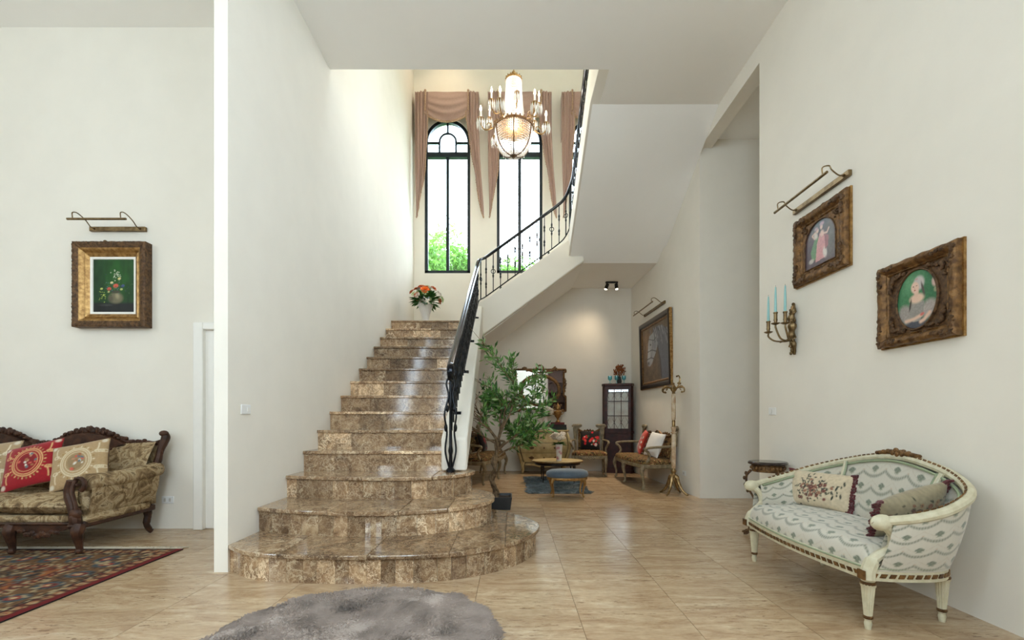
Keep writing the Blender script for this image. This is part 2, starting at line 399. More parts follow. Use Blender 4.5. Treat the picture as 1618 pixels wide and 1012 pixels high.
c = mixc(n, pm.outputs[0], c, srgb(128, 100, 74))
oi = n.nodes.new('ShaderNodeObjectInfo'); tone = ramp(n, [(0, (.90, .88, .86)), (1, (1.06, 1.06, 1.06))], oi.outputs['Random'])
n.links.new(mixc(n, 1.0, c, tone, 'MULTIPLY'), b.inputs['Base Color']); b.inputs['Roughness'].default_value = .22; b.inputs['Specular IOR Level'].default_value = .6
plain('grout', (150, 122, 92), .7)
# woven upholstery
def brocade(name, stops, sc, sc2=60, dist=1.5, det=6):
    m, n, b = new_mat(name); v = coords(n)
    f = noise(n, sc, det, .7, v, dist); n.links.new(ramp(n, [(p, srgb(*q)) for p, q in stops], f), b.inputs['Base Color'])
    b.inputs['Roughness'].default_value = .85; b.inputs['Specular IOR Level'].default_value = .2; bump(n, b, f, .5, .008)
brocade('sofa_brocade', [(.30, (74, 58, 42)), (.42, (118, 96, 68)), (.50, (150, 126, 92)), (.57, (180, 160, 126)), (.64, (104, 84, 60))], 9)
brocade('tapestry', [(.34, (30, 24, 18)), (.43, (72, 56, 34)), (.48, (150, 122, 74)), (.53, (50, 46, 28)), (.58, (110, 52, 34)), (.66, (176, 150, 100))], 13, dist=.3, det=2)
# ================================================================== the room
XL, XR = -2.016, 2.55          # stairwell wall face, right wall face
YB = 9.35                      # back wall face
ZC = 4.96                      # hall ceiling
ZT = 8.9                       # stairwell ceiling
def S(name, mb, mat, label, cat, bevel=0, smooth=30):
    return tag(mb.build(name, mat, None, smooth, bevel), label, cat, kind='structure')

# floor: polished travertine tiles on a grout bed
fl = MB().box(-7.2, 4.6, -2.5, YB, -.06, -.004)
floor = S('floor', fl, 'grout', 'polished beige travertine tile floor of the whole hall', 'floor')
TW = .59; tile_me = MB().box(.0015, TW-.0015, .0015, TW-.0015, -.02, 0).mesh('tile', 0)
x0t = .37-TW*9; y0t = .25
for i in range(14):
    for j in range(16):
        x, y = x0t+i*TW, y0t+j*TW
        if x >= XR-.02 and y < 4.2: continue
        if y+TW < 2.2 and (x < -1.8 or x > 1.8): continue
        if y > 4.6 and x < -1.2: continue
        if y < 1.4: continue
        t = obj('tile', tile_me, 'travertine', floor); t.location = (x, y, 0)
rest = MB()
rest.box(-7.2, 2.55, -2.5, y0t+TW*2, -.02, -.0005); rest.box(XR, 4.6, 4.7, 6.18, -.02, -.001)
rest.box(-7.2, x0t, y0t+TW*2, 4.5, -.02, -.0005)
rest.box(x0t, -1.2, y0t+TW*2, 4.5, -.03, -.006)
r_ = rest.build('tile_field', 'travertine', floor); r_['kind'] = 'stuff'

# walls
S('wall_left_room', MB().box(-7.2, -2.116, 4.5, 4.7, 0, ZC).box(-7.2, -7.0, 4.5, 4.6, 0, ZC), 'wall_paint', 'off-white wall behind the carved sofa and the green painting', 'wall')
S('wall_stair_left', MB().box(-2.115, XL, 3.23, YB, 0, ZT), 'wall_paint', 'tall white partition wall along the left side of the staircase', 'wall')
wl = MB(); wl.box(-7.3, -7.2, -2.6, LW[0][0], 0, ZC); wl.box(-7.3, -7.2, LW[0][1], 4.7, 0, ZC)
for a, b, c, d in LW: wl.box(-7.3, -7.2, a, b, 0, c); wl.box(-7.3, -7.2, a, b, d, ZC)
S('wall_left', wl, 'wall_paint', 'left side wall of the hall with wide windows', 'wall')
wr = MB(); wr.box(XR, XR+.16, -2.6, RW[0][0], 0, ZC); wr.box(XR, XR+.16, RW[0][1], RW[1][0], 0, ZC); wr.box(XR, XR+.16, RW[1][1], 4.69, 0, ZC); wr.box(XR, XR+.16, 4.69, 6.18, 4.76, ZC)
for a, b, c, d in RW: wr.box(XR, XR+.16, a, b, 0, c); wr.box(XR, XR+.16, a, b, d, ZC)
S('wall_right', wr, 'wall_paint', 'white right wall hung with two gilt-framed pictures', 'wall')
S('wall_nook_right', MB().prism([(2.55, 6.18), (2.55, 6.181), (2.45, YB), (4.6, YB), (4.6, 6.18)], 0, 3.9).prism([(2.55, 6.18), (2.55, YB), (4.6, YB), (4.6, 6.18)], 3.9, ZT), 'wall_paint', 'wall behind the coat stand with the horse painting', 'wall')
S('wall_corridor_side', MB().box(4.6, 4.7, 4.6, 6.2, 0, ZC), 'wall_paint', 'end wall of the side passage at right', 'wall')
S('wall_corridor_front', MB().box(XR+.16, 4.6, 4.5, 4.69, 0, ZC), 'wall_paint', 'front wall of the side passage at right', 'wall')
wf = MB(); xs = [-7.3]+[q for p in FW for q in p[:2]]+[2.71]
for a, b in zip(xs[0::2], xs[1::2]): wf.box(a, b, -2.6, -2.5, 0, ZC)
for a, b, c, d in FW: wf.box(a, b, -2.6, -2.5, 0, c); wf.box(a, b, -2.6, -2.5, d, ZC)
S('wall_front', wf, 'wall_paint', 'front wall of the hall with tall windows, behind the viewer', 'wall')

# back wall with three arched openings
wb = MB(); zb, zs = 4.065, 6.77
edges = [XL]+[q for p in WX for q in p]+[4.6]
y0, y1 = YB, YB+.22
for a, b in zip(edges[0::2], edges[1::2]): wb.box(a, b, y0, y1, 0, ZT+.1)
for a, b in WX:
    wb.box(a, b, y0, y1, 0, zb); c, r = (a+b)/2, (b-a)/2; N = 20
    for k in range(N):
        t0, t1 = PI-PI*k/N, PI-PI*(k+1)/N
        p0 = (c+r*math.cos(t0), zs+r*math.sin(t0)); p1 = (c+r*math.cos(t1), zs+r*math.sin(t1))
        wb.prism([p0, p1, (p1[0], ZT+.1), (p0[0], ZT+.1)], y0, y1, 'y')
S('wall_back', wb, 'wall_paint', 'back wall with three tall arched windows above the landing', 'wall')
# upper hall wall over the ceiling edge (closes the stairwell towards the viewer)
S('wall_stairwell_front', MB().box(XL, 4.6, 4.85, 5.0, ZC+.3, ZT), 'wall_paint', 'wall of the upper stairwell above the ceiling edge', 'wall')

# ceilings
cl = MB(); cl.box(-7.3, XR+.16, -2.6, 3.23, ZC, ZC+.3); cl.box(-7.3, -2.1, 3.23, 4.7, ZC, ZC+.3); cl.box(-2.1, XR+.16, 3.23, 5.046, ZC, ZC+.3)
cl.box(1.08, XR+.16, 5.046, 5.607, ZC, ZC+.3)
S('ceiling', cl, 'ceiling_paint', 'flat white hall ceiling opening into the stairwell', 'ceiling')
S('ceiling_corridor', MB().box(XR+.16, 4.6, 4.6, 6.2, 4.88, 5.1), 'ceiling_paint', 'flat white ceiling of the side passage', 'ceiling')
S('ceiling_stairwell', MB().box(XL-.1, 4.6, 4.85, YB+.2, ZT, ZT+.1), 'ceiling_paint', 'high ceiling over the stairwell', 'ceiling')

# plain white door in the left room
dr = thing('door_1', 'plain white door beside the partition wall', 'door', T(0, 0, 0), kind='structure')
MB().box(-3.02, -2.2, 4.485, 4.52, .01, 1.96).build('door_leaf', 'white_gloss', dr)
db = MB(); db.box(-3.115, -3.02, 4.44, 4.52, 0, 2.03); db.box(-2.2, -2.118, 4.44, 4.52, 0, 2.03); db.box(-3.02, -2.2, 4.44, 4.52, 1.96, 2.03)
db.build('door_frame', 'white_gloss', dr, bevel=.008)

# arched windows: dark metal frames, glazing bars and panes
for wi, (a, b) in enumerate(WX):
    w = thing('window_%d' % (wi+1), ['tall arched window nearest the left stairwell wall', 'tall arched window behind the chandelier', 'tall arched window half hidden by the upper stair flight'][wi], 'window', T(0, 0, 0), kind='structure')
    c, r = (a+b)/2, (b-a)/2; y = YB+.06; fw = .062
    f = MB()
    f.box(a, a+fw, y-.04, y+.04, zb, zs); f.box(b-fw, b, y-.04, y+.04, zb, zs); f.box(a, b, y-.04, y+.04, zb, zb+fw)
    N = 28
    for k in range(N):
        t0, t1 = PI-PI*k/N, PI-PI*(k+1)/N; ri = r-fw
        q = lambda rr, t: (c+rr*math.cos(t), zs+rr*math.sin(t))
        f.prism([q(ri, t0), q(r, t0), q(r, t1), q(ri, t1)], y-.04, y+.04, 'y')
    f.build('frame', 'window_metal', w)
    MB().box(a+fw, b-fw, y-.05, y+.05, 6.46, 6.56).build('transom_bar', 'window_metal', w)
    MB().box(c-.031, c+.031, y-.03, y+.03, zb+fw, 6.46).build('mullion', 'window_metal', w)
    f = MB(); ri = .17
    f.box(c-ri-.02, c-ri+.02, y-.025, y+.025, 6.56, 6.80); f.box(c+ri-.02, c+ri+.02, y-.025, y+.025, 6.56, 6.80)
    f.tube([(c+ri*math.cos(t), y, 6.80+ri*math.sin(t)) for t in [PI*k/16 for k in range(17)]], .024, 6)
    f.box(a+fw, c-ri, y-.02, y+.02, 6.75, 6.79); f.box(c+ri, b-fw, y-.02, y+.02, 6.75, 6.79); f.box(c-.02, c+.02, y-.02, y+.02, 6.97, zs+r-.04)
    f.build('tracery', 'window_metal', w)
    for x0, x1 in ((a+fw, c-.031), (c+.031, b-fw)): MB().box(x0, x1, y-.004, y+.004, zb+fw, 6.46).build('pane', 'pane_glass', w)
    pts = [(a+fw, 6.56)]+[(c-(r-fw)*math.cos(PI*k/20), zs+(r-fw)*math.sin(PI*k/20)) for k in range(21)]+[(b-fw, 6.56)]
    MB().prism(pts, y-.004, y+.004, 'y').build('pane', 'pane_glass', w)
# other hall windows; right-hand ones and the widest front one added for light
wn = 4
for a, b, zl, zh in FW:
    w = thing('window_%d' % wn, 'tall front window behind the viewer, %s' % ('nearest the left wall' if a < -2.5 else ('one of two further from the left wall, the wider added for light' if a < -1 else 'added wide one in the middle')), 'window', T(0, 0, 0), kind='structure'); wn += 1
    f = MB(); f.box(a, a+.05, -2.58, -2.52, zl, zh); f.box(b-.05, b, -2.58, -2.52, zl, zh); f.box(a, b, -2.58, -2.52, zl, zl+.06); f.box(a, b, -2.58, -2.52, zh-.06, zh)
    f.build('frame', 'window_metal', w); MB().box(a+.05, b-.05, -2.553, -2.547, zl+.06, zh-.06).build('pane', 'pane_glass', w)
for xx, L_ in ((-7.25, LW), (2.63, RW)):
    for a, b, zl, zh in L_:
        w = thing('window_%d' % wn, '%s window of the hall %s the viewer' % ('wide left-hand' if xx < 0 else 'added right-hand', 'behind' if a < -.5 else 'beside'), 'window', T(0, 0, 0), kind='structure'); wn += 1
        f = MB(); f.box(xx-.03, xx+.03, a, a+.06, zl, zh); f.box(xx-.03, xx+.03, b-.06, b, zl, zh); f.box(xx-.03, xx+.03, a, b, zl, zl+.06); f.box(xx-.03, xx+.03, a, b, zh-.06, zh); f.box(xx-.03, xx+.03, (a+b)/2-.03, (a+b)/2+.03, zl+.06, zh-.06)
        f.build('frame', 'window_metal', w); MB().box(xx-.003, xx+.003, a+.06, b-.06, zl+.06, zh-.06).build('pane', 'pane_glass', w)

# ================================================================== staircase
R_, G_ = .194, .32
def Yk(k): return 4.38+(k-4)*G_
st = thing('staircase', 'brown marble staircase with rounded bottom steps rising along the left wall', 'staircase', T(0, 0, 0), kind='structure')
out1 = crom([(-2.016,3.23),(-1.80,3.075),(-1.5,3.0),(-1.04,2.975),(-.58,3.005),(-.28,3.10),(-.04,3.265),(.13,3.48),(.225,3.75),(.20,3.99),(.05,4.26),(-.17,4.48),(-.44,4.62)], 6)
out2 = crom([(-2.016,3.60),(-1.65,3.48),(-1.28,3.43),(-.975,3.425),(-.67,3.49),(-.416,3.61),(-.24,3.79),(-.155,4.02),(-.20,4.32),(-.36,4.53),(-.46,4.58)], 6)
out3 = crom([(-2.016,4.05),(-1.6,3.96),(-1.14,3.91),(-.78,3.95),(-.53,4.09),(-.39,4.27),(-.36,4.45),(-.42,4.58)], 6)
def clip(poly, xa, xb):
    for ax, sgn in ((xa, 1), (xb, -1)):
        o = []
        for i in range(len(poly)):
            p, q = poly[i-1], poly[i]; dp, dq = (p[0]-ax)*sgn, (q[0]-ax)*sgn
            if dp*dq < 0: t = dp/(dp-dq); o.append((p[0]+(q[0]-p[0])*t, p[1]+(q[1]-p[1])*t))
            if dq >= 0: o.append(q)
        poly = o
        if len(poly) < 3: return []
    return poly
def inset(line, d):
    o = []
    for i, p in enumerate(line):
        a = Vector(line[max(i-1, 0)]); b = Vector(line[min(i+1, len(line)-1)]); t = (b-a).normalized()
        o.append((p[0]-t.y*d, p[1]+t.x*d))
    o[0] = (line[0][0], o[0][1]); return o
def arclen(line):
    s = [0]
    for a, b in zip(line[:-1], line[1:]): s.append(s[-1]+math.hypot(b[0]-a[0], b[1]-a[1]))
    return s
def at(line, s, t):
    t = min(max(t, 0), s[-1]-1e-6)
    for i in range(len(s)-1):
        if s[i+1] >= t: f = (t-s[i])/(s[i+1]-s[i]+1e-12); return (line[i][0]+(line[i+1][0]-line[i][0])*f, line[i][1]+(line[i+1][1]-line[i][1])*f)
for k, (out, back, cuts) in enumerate([(out1, 4.66, [-2.1, -1.55, -.95, -.42, -.05, .4]), (out2, 4.62, [-2.1, -1.4, -.86, -.5, 0]), (out3, 4.66, [-2.1, -1.3, -.7, -.2])]):
    z = (k+1)*R_; line = [(p[0], p[1]) for p in out]
    step = MB(); il = inset(line, .05); step.prism(il+[(-.5, back), (XL, back)], z-R_ if k == 0 else z-R_-.02, z-.032)
    sp = step.build('step_core', 'concrete', st)
    full = line+[(-.5, back), (XL, back)]
    for xa, xb in zip(cuts[:-1], cuts[1:]):
        pc = clip(full, xa+.001, xb-.001)
        if pc: MB().prism(pc, z-.03, z).build('tread_slab', 'emperador', st, smooth=0, bevel=.007)
    rl = inset(line, .028); s = arclen(rl); t = 0
    while t < s[-1]-.02:
        w = rnd.uniform(.085, .17); e = min(t+w, s[-1])
        if s[-1]-e < .05: e = s[-1]
        fr = [at(rl, s, t+.0008+(e-t-.0016)*q/3) for q in range(4)]
        bk = inset(fr, .02)
        MB().prism(fr+bk[::-1], z-R_, z-.03).build('riser_tile', 'emperador', sp, smooth=0); t = e
XS = -.56
core = [(Yk(4)+.05, 3*R_-.03)]
for k in range(4, 15):
    y = Yk(k)+.045; core += [(y, (k-1)*R_-.03), (y, k*R_-.032)]
core += [(YB, 14*R_-.032), (YB, 14*R_-.22), (Yk(14)+.12, 14*R_-.22), (Yk(4)+.4, 3*R_-.1), (Yk(4)+.05, 3*R_-.1)]
MB().prism(core, XL, -.5, 'x').build('flight_slab', 'wall_paint', st, smooth=0)
for k in range(4, 15):
    z = k*R_; y = Yk(k); yb_ = y+G_+.05 if k < 14 else YB
    cut = [XL, rnd.uniform(-1.5, -1.1), XS] if k < 14 else [XL, -1.2, -.5]
    for xa, xb in zip(cut[:-1], cut[1:]): MB().box(xa+.0005, xb-.0005, y, yb_, z-.03, z).build('tread_slab', 'emperador', st, smooth=0, bevel=.006)
    x = XL
    while x < XS-.01:
        w = rnd.uniform(.28, .52); e = x+w
        if XS-e < .15: e = XS
        MB().box(x+.0006, e-.0006, y+.026, y+.046, z-R_, z-.03).build('riser_tile', 'emperador', st, smooth=0); x = e
# white parapets (stringers) of the three flights
def sk(poly, a, b, axis, name='stringer', bev=.02): return MB().prism(poly, a, b, axis).build(name, 'wall_paint', st, smooth=30, bevel=bev)
mb = MB(); q = [(4.36, .582, .90), (7.86, 2.52, 3.08)]
vs_ = []
for y, zl, zu in q:
    dx = -.5 if y > 5 else -.43
    vs_ += [(-.68, y, zl), (dx, y, zl), (dx, y, zu), (-.68, y, zu)]
mb.add(vs_, [(3,2,1,0),(4,5,6,7),(0,1,5,4),(1,2,6,5),(2,3,7,6),(3,0,4,7)]); mb.build('stringer', 'wall_paint', st, bevel=.02)
sk([(-.52, 2.47), (1.23, 3.755), (1.1, 4.2), (.96, 4.12), (-.5, 3.07), (-.67, 3.05)], 7.70, 7.86, 'y')
MB().prism([(-.5, 2.47), (1.23, 3.755), (1.23, 3.9), (-.5, 2.69)], 7.8, YB, 'y').build('flight_slab', 'ceiling_paint', st, smooth=0)
MB().box(1.0, XR-.002, 7.83, YB, 3.755, 3.9).build('landing_slab', 'ceiling_paint', st)
MB().prism([(5.607, ZC), (7.83, 3.755), (7.83, 3.92), (5.607, ZC+.3)], .99, XR-.002, 'x').build('flight_slab', 'ceiling_paint', st, smooth=0)
sk([(7.86, 3.75), (5.607, ZC+.001), (5.03, ZC+.001), (5.03, 5.84), (7.80, 4.14)], .96, 1.08, 'x', bev=.004)
# hidden marble steps of the two upper flights
for k in range(6):
    z = 14*R_+(k+1)*.197; x = -.5+k*.25
    MB().box(x, x+.29, 7.86, YB, z-.03, z).build('tread_slab', 'emperador', st); MB().box(x+.02, x+.04, 7.86, YB, z-.23, z-.03).build('riser_tile', 'emperador', st)
for k in range(6):
    z = 3.9+(k+1)*.226; y = 7.75-k*.36
    MB().box(1.08, XR-.002, y-.40, y, z-.03, z).build('tread_slab', 'emperador', st); MB().box(1.08, XR-.002, y-.04, y-.02, z-.25, z-.03).build('riser_tile', 'emperador', st)

# ------------------------------------------------------------------ wrought-iron railing
rail = thing('stair_railing', 'black wrought-iron stair railing with ringed balusters following the white stringers', 'railing', T(0, 0, 0))
def zt1(y): return .90+(y-4.36)*(3.08-.90)/3.5
path = [(-.58, 4.30, .86), (-.58, 5.5, zt1(5.5)), (-.58, 6.6, zt1(6.6)), (-.575, 7.35, zt1(7.35)), (-.55, 7.58, 2.98), (-.46, 7.72, 3.08), (-.30, 7.77, 3.21), (0, 7.78, 3.43), (.4, 7.78, 3.72), (.75, 7.77, 3.97), (.90, 7.72, 4.10), (.98, 7.58, 4.26), (1.0, 7.35, 4.40), (1.0, 6.5, 4.94), (1.0, 5.9, 5.30), (1.0, 5.1, 5.79)]
path = crom(path, 8); ps = [0]
for a, b in zip(path[:-1], path[1:]): ps.append(ps[-1]+(Vector(b)-Vector(a)).xy.length)
def pat(t):
    for i in range(len(ps)-1):
        if ps[i+1] >= t: f = (t-ps[i])/(ps[i+1]-ps[i]); a, b = Vector(path[i]), Vector(path[i+1]); return a.lerp(b, f), math.atan2(b.y-a.y, b.x-a.x)
    return Vector(path[-1]), -PI/2
HB, HT = .06, .73
MB().tube([(p[0], p[1], p[2]+HB) for p in path[8:]], .010, 6).build('bottom_rail', 'iron', rail)
hp = [(p[0], p[1], p[2]+HT+.0) for p in path]
hv = [(hp[0][0]-.0, hp[0][1]-.10+.03*math.cos(t)-.0, hp[0][2]-.09-.055*math.sin(t)*0) for t in ()]
mb = MB(); mb.tube(hp, .034, 10, flat=.55)
c0 = Vector(hp[0]); mb.tube([c0+Vector((0, .01-.075*math.sin(t)*(1-t/9), -.075+.075*math.cos(t)*(1-t/9))) for t in [i*.4 for i in range(15)]], [.034-.0012*i for i in range(15)], 8)
mb.build('handrail', 'rail_metal', rail)
def bal_mesh(kind):
    b = MB(); h0, h1 = HB, HT; b.box(-.007, .007, -.007, .007, h0-.01, h1)
    def knot(z, r=.016): b.lathe([(.007, z-.035), (r*.7, z-.03), (r*.75, z-.02), (r, z-.01), (r, z+.01), (r*.75, z+.02), (r*.7, z+.03), (.007, z+.035)], 8)
    if kind == 0:
        b.tube([(.036*math.cos(t), 0, .40+.036*math.sin(t)) for t in [2*PI*k/12 for k in range(12)]], .007, 5, closed=True)
        knot(.475, .015); knot(.325, .015)
    elif kind == 1: knot(.52, .017); knot(.47, .015); knot(.27, .017); knot(.22, .015)
    return b.mesh('baluster', 40)
bm = [bal_mesh(0), bal_mesh(1)]
t = .10; i = 0
while t < ps[-1]:
    p, a = pat(t); o = obj('baluster', bm[i % 2], 'iron', rail); o.location = p; o.rotation_euler = (0, 0, a); t += .125; i += 1
t = .45
while t < ps[-1]:
    p, a = pat(t); o = MB().box(-.02, .02, -.02, .05, -.015, .02).box(-.008, .008, -.008, .008, .0, HB).build('bracket', 'iron', rail); o.location = p; o.rotation_euler = (0, 0, a+PI); t += .82
nb = MB(); x, y, z = path[0]; z0 = 3*R_
nb.lathe([(.045, 0), (.045, .02), (.02, .05), (.016, .16), (.024, .2), (.016, .25), (.013, .6), (.024, .66), (.014, .70), (.014, .98)], 10, (x, y, z0))
for sgn in (-1, 1):
    nb.tube(crom([(x+sgn*.012, y, z0+.03), (x+sgn*.05, y, z0+.2), (x+sgn*.035, y, z0+.38), (x+sgn*.055, y-.02, z0+.55), (x+sgn*.02, y, z0+.72), (x+sgn*.04, y, z0+.84), (x, y, z0+.93)], 6), .009, 6)
    nb.ball((x+sgn*.045, y, z0+.42), (.018, .018, .04)); nb.ball((x-sgn*.03, y, z0+.60), (.016, .016, .035))
nb.build('newel_post', 'iron', rail)
# scrolled panels between the balusters of the first flight
t = .1625
sm = MB(); zz = [(.04*math.sin(k*.7)*(1-abs(k-9)/10), 0, .10+.58*k/18) for k in range(19)]; sm.tube(zz, .007, 5)
for zc in (.22, .40, .56): sm.tube([((.012+.0035*k)*math.cos(k*.8), 0, zc+(.012+.0035*k)*math.sin(k*.8)) for k in range(9)], .006, 5)
sme = sm.mesh('scroll', 40)
while t < 3.1:
    p, a = pat(t); o = obj('scroll', sme, 'iron', rail); o.location = p; o.rotation_euler = (0, 0, a); t += .125
# ================================================================== ivory settee by the right wall
def silk_rgb(u, v):
    """woven silk: rows of garland swags, each with a small bouquet (metres)"""
    cw, ch = .158, .112
    row = np.floor(v/ch); uu = u/cw+.5*(row % 2); lx = uu-np.floor(uu)-.5; ly = v/ch-row-.5
    C = np.zeros(u.shape+(3,)); C[:] = srgb(202, 197, 183)
    def bl(a, col): 
        nonlocal C; C = C*(1-a[..., None])+np.array(srgb(*col))*a[..., None]
    st_ = .5+.5*np.sin(u*900); bl(st_*.12, (184, 180, 168))
    for dy in (-1, 0, 1):
        for dx in (-.5, .5) if dy else (0,):
            X = lx-dx; X = X-np.round(X) if not dy else X; Y = ly-dy
            sw = np.abs(Y-(-.34+1.35*X*X)); bead = .55+.45*np.sin(X*70)
            bl(np.clip(1.3-sw/(.085+.05*vnoise(X*30+7, Y*20+7, 5)), 0, 1)*(np.abs(X) < .56)*(.35+.6*bead), (112, 116, 100))
            s2 = np.abs(Y-(-.02+1.3*np.abs(X)**1.5)); bl(np.clip(1.3-s2/.02, 0, 1)*(np.abs(X) < .5)*.45, (176, 158, 134))
            for a, b, rx, ry in ((0, .20, .10, .13), (-.09, .14, .07, .10), (.09, .14, .07, .10), (0, .04, .09, .09)):
                d = ((X-a)/rx)**2+((Y-b)/ry)**2; bl(np.clip((1-d)*2, 0, 1)*(.55+.45*vnoise(X*42+9, Y*30+9, 3)), (92, 106, 88))
            bl(np.clip(1.2-np.abs(X)/.012, 0, 1)*((Y < .04) & (Y > -.16))*.7, (112, 120, 98))
            for sg in (-1, 1): d = ((X-sg*.06)/.05)**2+((Y+.05)/.04)**2; bl(np.clip((1-d)*2, 0, 1)*.6, (120, 130, 104))
            d = ((np.abs(X)-.5)/.045)**2+((Y-.1)/.06)**2; bl(np.clip((1-d)*2, 0, 1)*.45, (186, 152, 118))
    return C
def silk_surf(mb, nu, nv, fn, su, sv, ou=0, ov=0):
    u = np.linspace(0, 1, nu+1); v = np.linspace(0, 1, nv+1); U, V = np.meshgrid(u, v, indexing='ij')
    C = silk_rgb(U*su+ou, V*sv+ov).reshape(-1, 3)
    vs = [tuple(fn(a, b)) for a in u for b in v]
    fs = [(i*(nv+1)+j, (i+1)*(nv+1)+j, (i+1)*(nv+1)+j+1, i*(nv+1)+j+1) for i in range(nu) for j in range(nv)]
    mb.add(vs, fs, [tuple(c) for c in C])

def mirror(pts): return pts+[(-p[0],)+tuple(p[1:]) for p in pts[-2::-1]]
se = thing('settee', 'ivory carved settee with silver garland silk upholstery by the right wall', 'settee', floor_at(2.115, 2.92, 0, -90))
# curves run from the near front corner round the back to the far front corner
low = mirror([(.585, -.285, .31), (.61, -.13, .31), (.60, .05, .31), (.52, .17, .31), (.33, .235, .31), (.16, .26, .31), (0, .27, .31)])
top = mirror([(.625, -.235, .575), (.665, -.10, .60), (.67, .06, .645), (.60, .22, .71), (.42, .315, .775), (.2, .35, .825), (0, .36, .845)])
lowc, topc = crom(low, 8), crom(top, 8); NL = len(lowc)-1
def along(c, t):
    x = t*NL; i = min(int(x), NL-1); f = x-i; return Vector(c[i]).lerp(Vector(c[i+1]), f)
def shell(t, v, off):
    a, b = along(lowc, t), along(topc, t); p = a.lerp(b, v); bulge = math.sin(PI*v)
    n = Vector((p.x*.75, p.y+.12, 0)); n = n.normalized() if n.length > 1e-6 else Vector((0, 1, 0))
    return p + n*(off + (.012*bulge if off > 0 else -.035*bulge))
mb = MB(); silk_surf(mb, 360, 80, lambda t, v: shell(.02+.96*t, .02+.95*v, .012), 2.0, .42); mb.build('outer_upholstery', 'silk', se, 180)
mb = MB(); silk_surf(mb, 360, 80, lambda t, v: shell(.03+.94*t, .12+.84*v, -.02), 1.9, .44, .05, .02); mb.build('inner_upholstery', 'silk', se, 180)
# seat: bowed front
def seat_edge(t):
    a = along(lowc, t); return a
def front_bow(x): return -.29-.055*(1-(x/.59)**2)
def seat_pt(u, v):
    x = (.575-1.15*u); yb = .22-.10*abs(x/.58)**3; yf = front_bow(x)-.0; y = yf+(yb-yf)*v
    e = min(1, v/.16); f = min(1, (1-abs(2*u-1))/.08)
    z = .335+.10*(1-(1-e)**2.4)**.5*(.45+.55*(1-(1-f)**2)**.5)+.018*math.sin(PI*v)*math.sin(PI*u)
    return (x, y, z)
_pv = [Vector(seat_pt(.5, k/400)) for k in range(401)]; _ac = [0]
for a_, b_ in zip(_pv[:-1], _pv[1:]): _ac.append(_ac[-1]+(b_-a_).length)
_vm = np.interp(np.linspace(0, _ac[-1], 121), _ac, np.linspace(0, 1, 401))
def seat_pt2(u, v): return seat_pt(u, float(_vm[int(round(v*120))]))
mb = MB(); silk_surf(mb, 230, 120, seat_pt2, 1.15, _ac[-1], .03, .05); mb.build('seat_cushion', 'silk', se, 180)
# wooden seat rail with a twisted ribbon band
ring_ = [(x, front_bow(x), .30) for x in [.585-1.17*k/30 for k in range(31)]]
rp = [Vector((p[0], p[1], .30)) for p in lowc] + [Vector(p) for p in ring_[::-1][1:-1]]
mb = MB(); n_ = len(rp)
for zl, zh, off in ((.265, .335, .012),):
    vs_ = []; cen = Vector((0, -.03, 0))
    for p in rp:
        d = (Vector((p.x, p.y, 0))-cen).normalized()
        vs_ += [(p.x+d.x*off, p.y+d.y*off, zl), (p.x+d.x*off, p.y+d.y*off, zh), (p.x-d.x*.03, p.y-d.y*.03, zh), (p.x-d.x*.03, p.y-d.y*.03, zl)]
    mb.add(vs_, [(4*i+a, 4*((i+1) % n_)+a, 4*((i+1) % n_)+(a+1) % 4, 4*i+(a+1) % 4) for i in range(n_) for a in range(4)])
sr = mb.build('seat_rail', 'cream_paint', se)
def ribbon(mbr, line, step, ln, wd, upv=(0, 0, 1), skew=.5, th=.004):
    L = [Vector(p) for p in line]; acc = [0]
    for a, b in zip(L[:-1], L[1:]): acc.append(acc[-1]+(b-a).length)
    t = step/2; i = 0
    while t < acc[-1]:
        while acc[i+1] < t: i += 1
        a, b = L[i], L[i+1]; d = (b-a).normalized(); c = a.lerp(b, (t-acc[i])/(acc[i+1]-acc[i]))
        u_ = Vector(upv); u_ = (u_-d*u_.dot(d)).normalized(); nrm = d.cross(u_)
        q = [c-d*ln/2-u_*wd/2-d*skew*wd/2, c+d*ln/2-u_*wd/2-d*skew*wd/2, c+d*ln/2+u_*wd/2+d*skew*wd/2, c-d*ln/2+u_*wd/2+d*skew*wd/2]
        mbr.add([p+nrm*th for p in q]+[p-nrm*th for p in q], [(0,1,2,3),(7,6,5,4),(0,4,5,1),(1,5,6,2),(2,6,7,3),(3,7,4,0)]); t += step
def outset(line, d, z, cen=(0, -.03)):
    o = []
    for p in line:
        v = Vector((p[0]-cen[0], p[1]-cen[1], 0)).normalized(); o.append((p[0]+v.x*d, p[1]+v.y*d, z))
    return o
mb = MB(); ribbon(mb, outset(lowc, .014, .293), .042, .026, .02); ribbon(mb, outset(ring_, .014, .293), .042, .026, .02); mb.build('ribbon_carving', 'gilt', sr)
mb = MB(); mb.tube(outset(lowc, .014, .330)+outset(ring_[::-1], .014, .330)[1:], .005, 5); mb.build('piping', 'sage_line', sr)
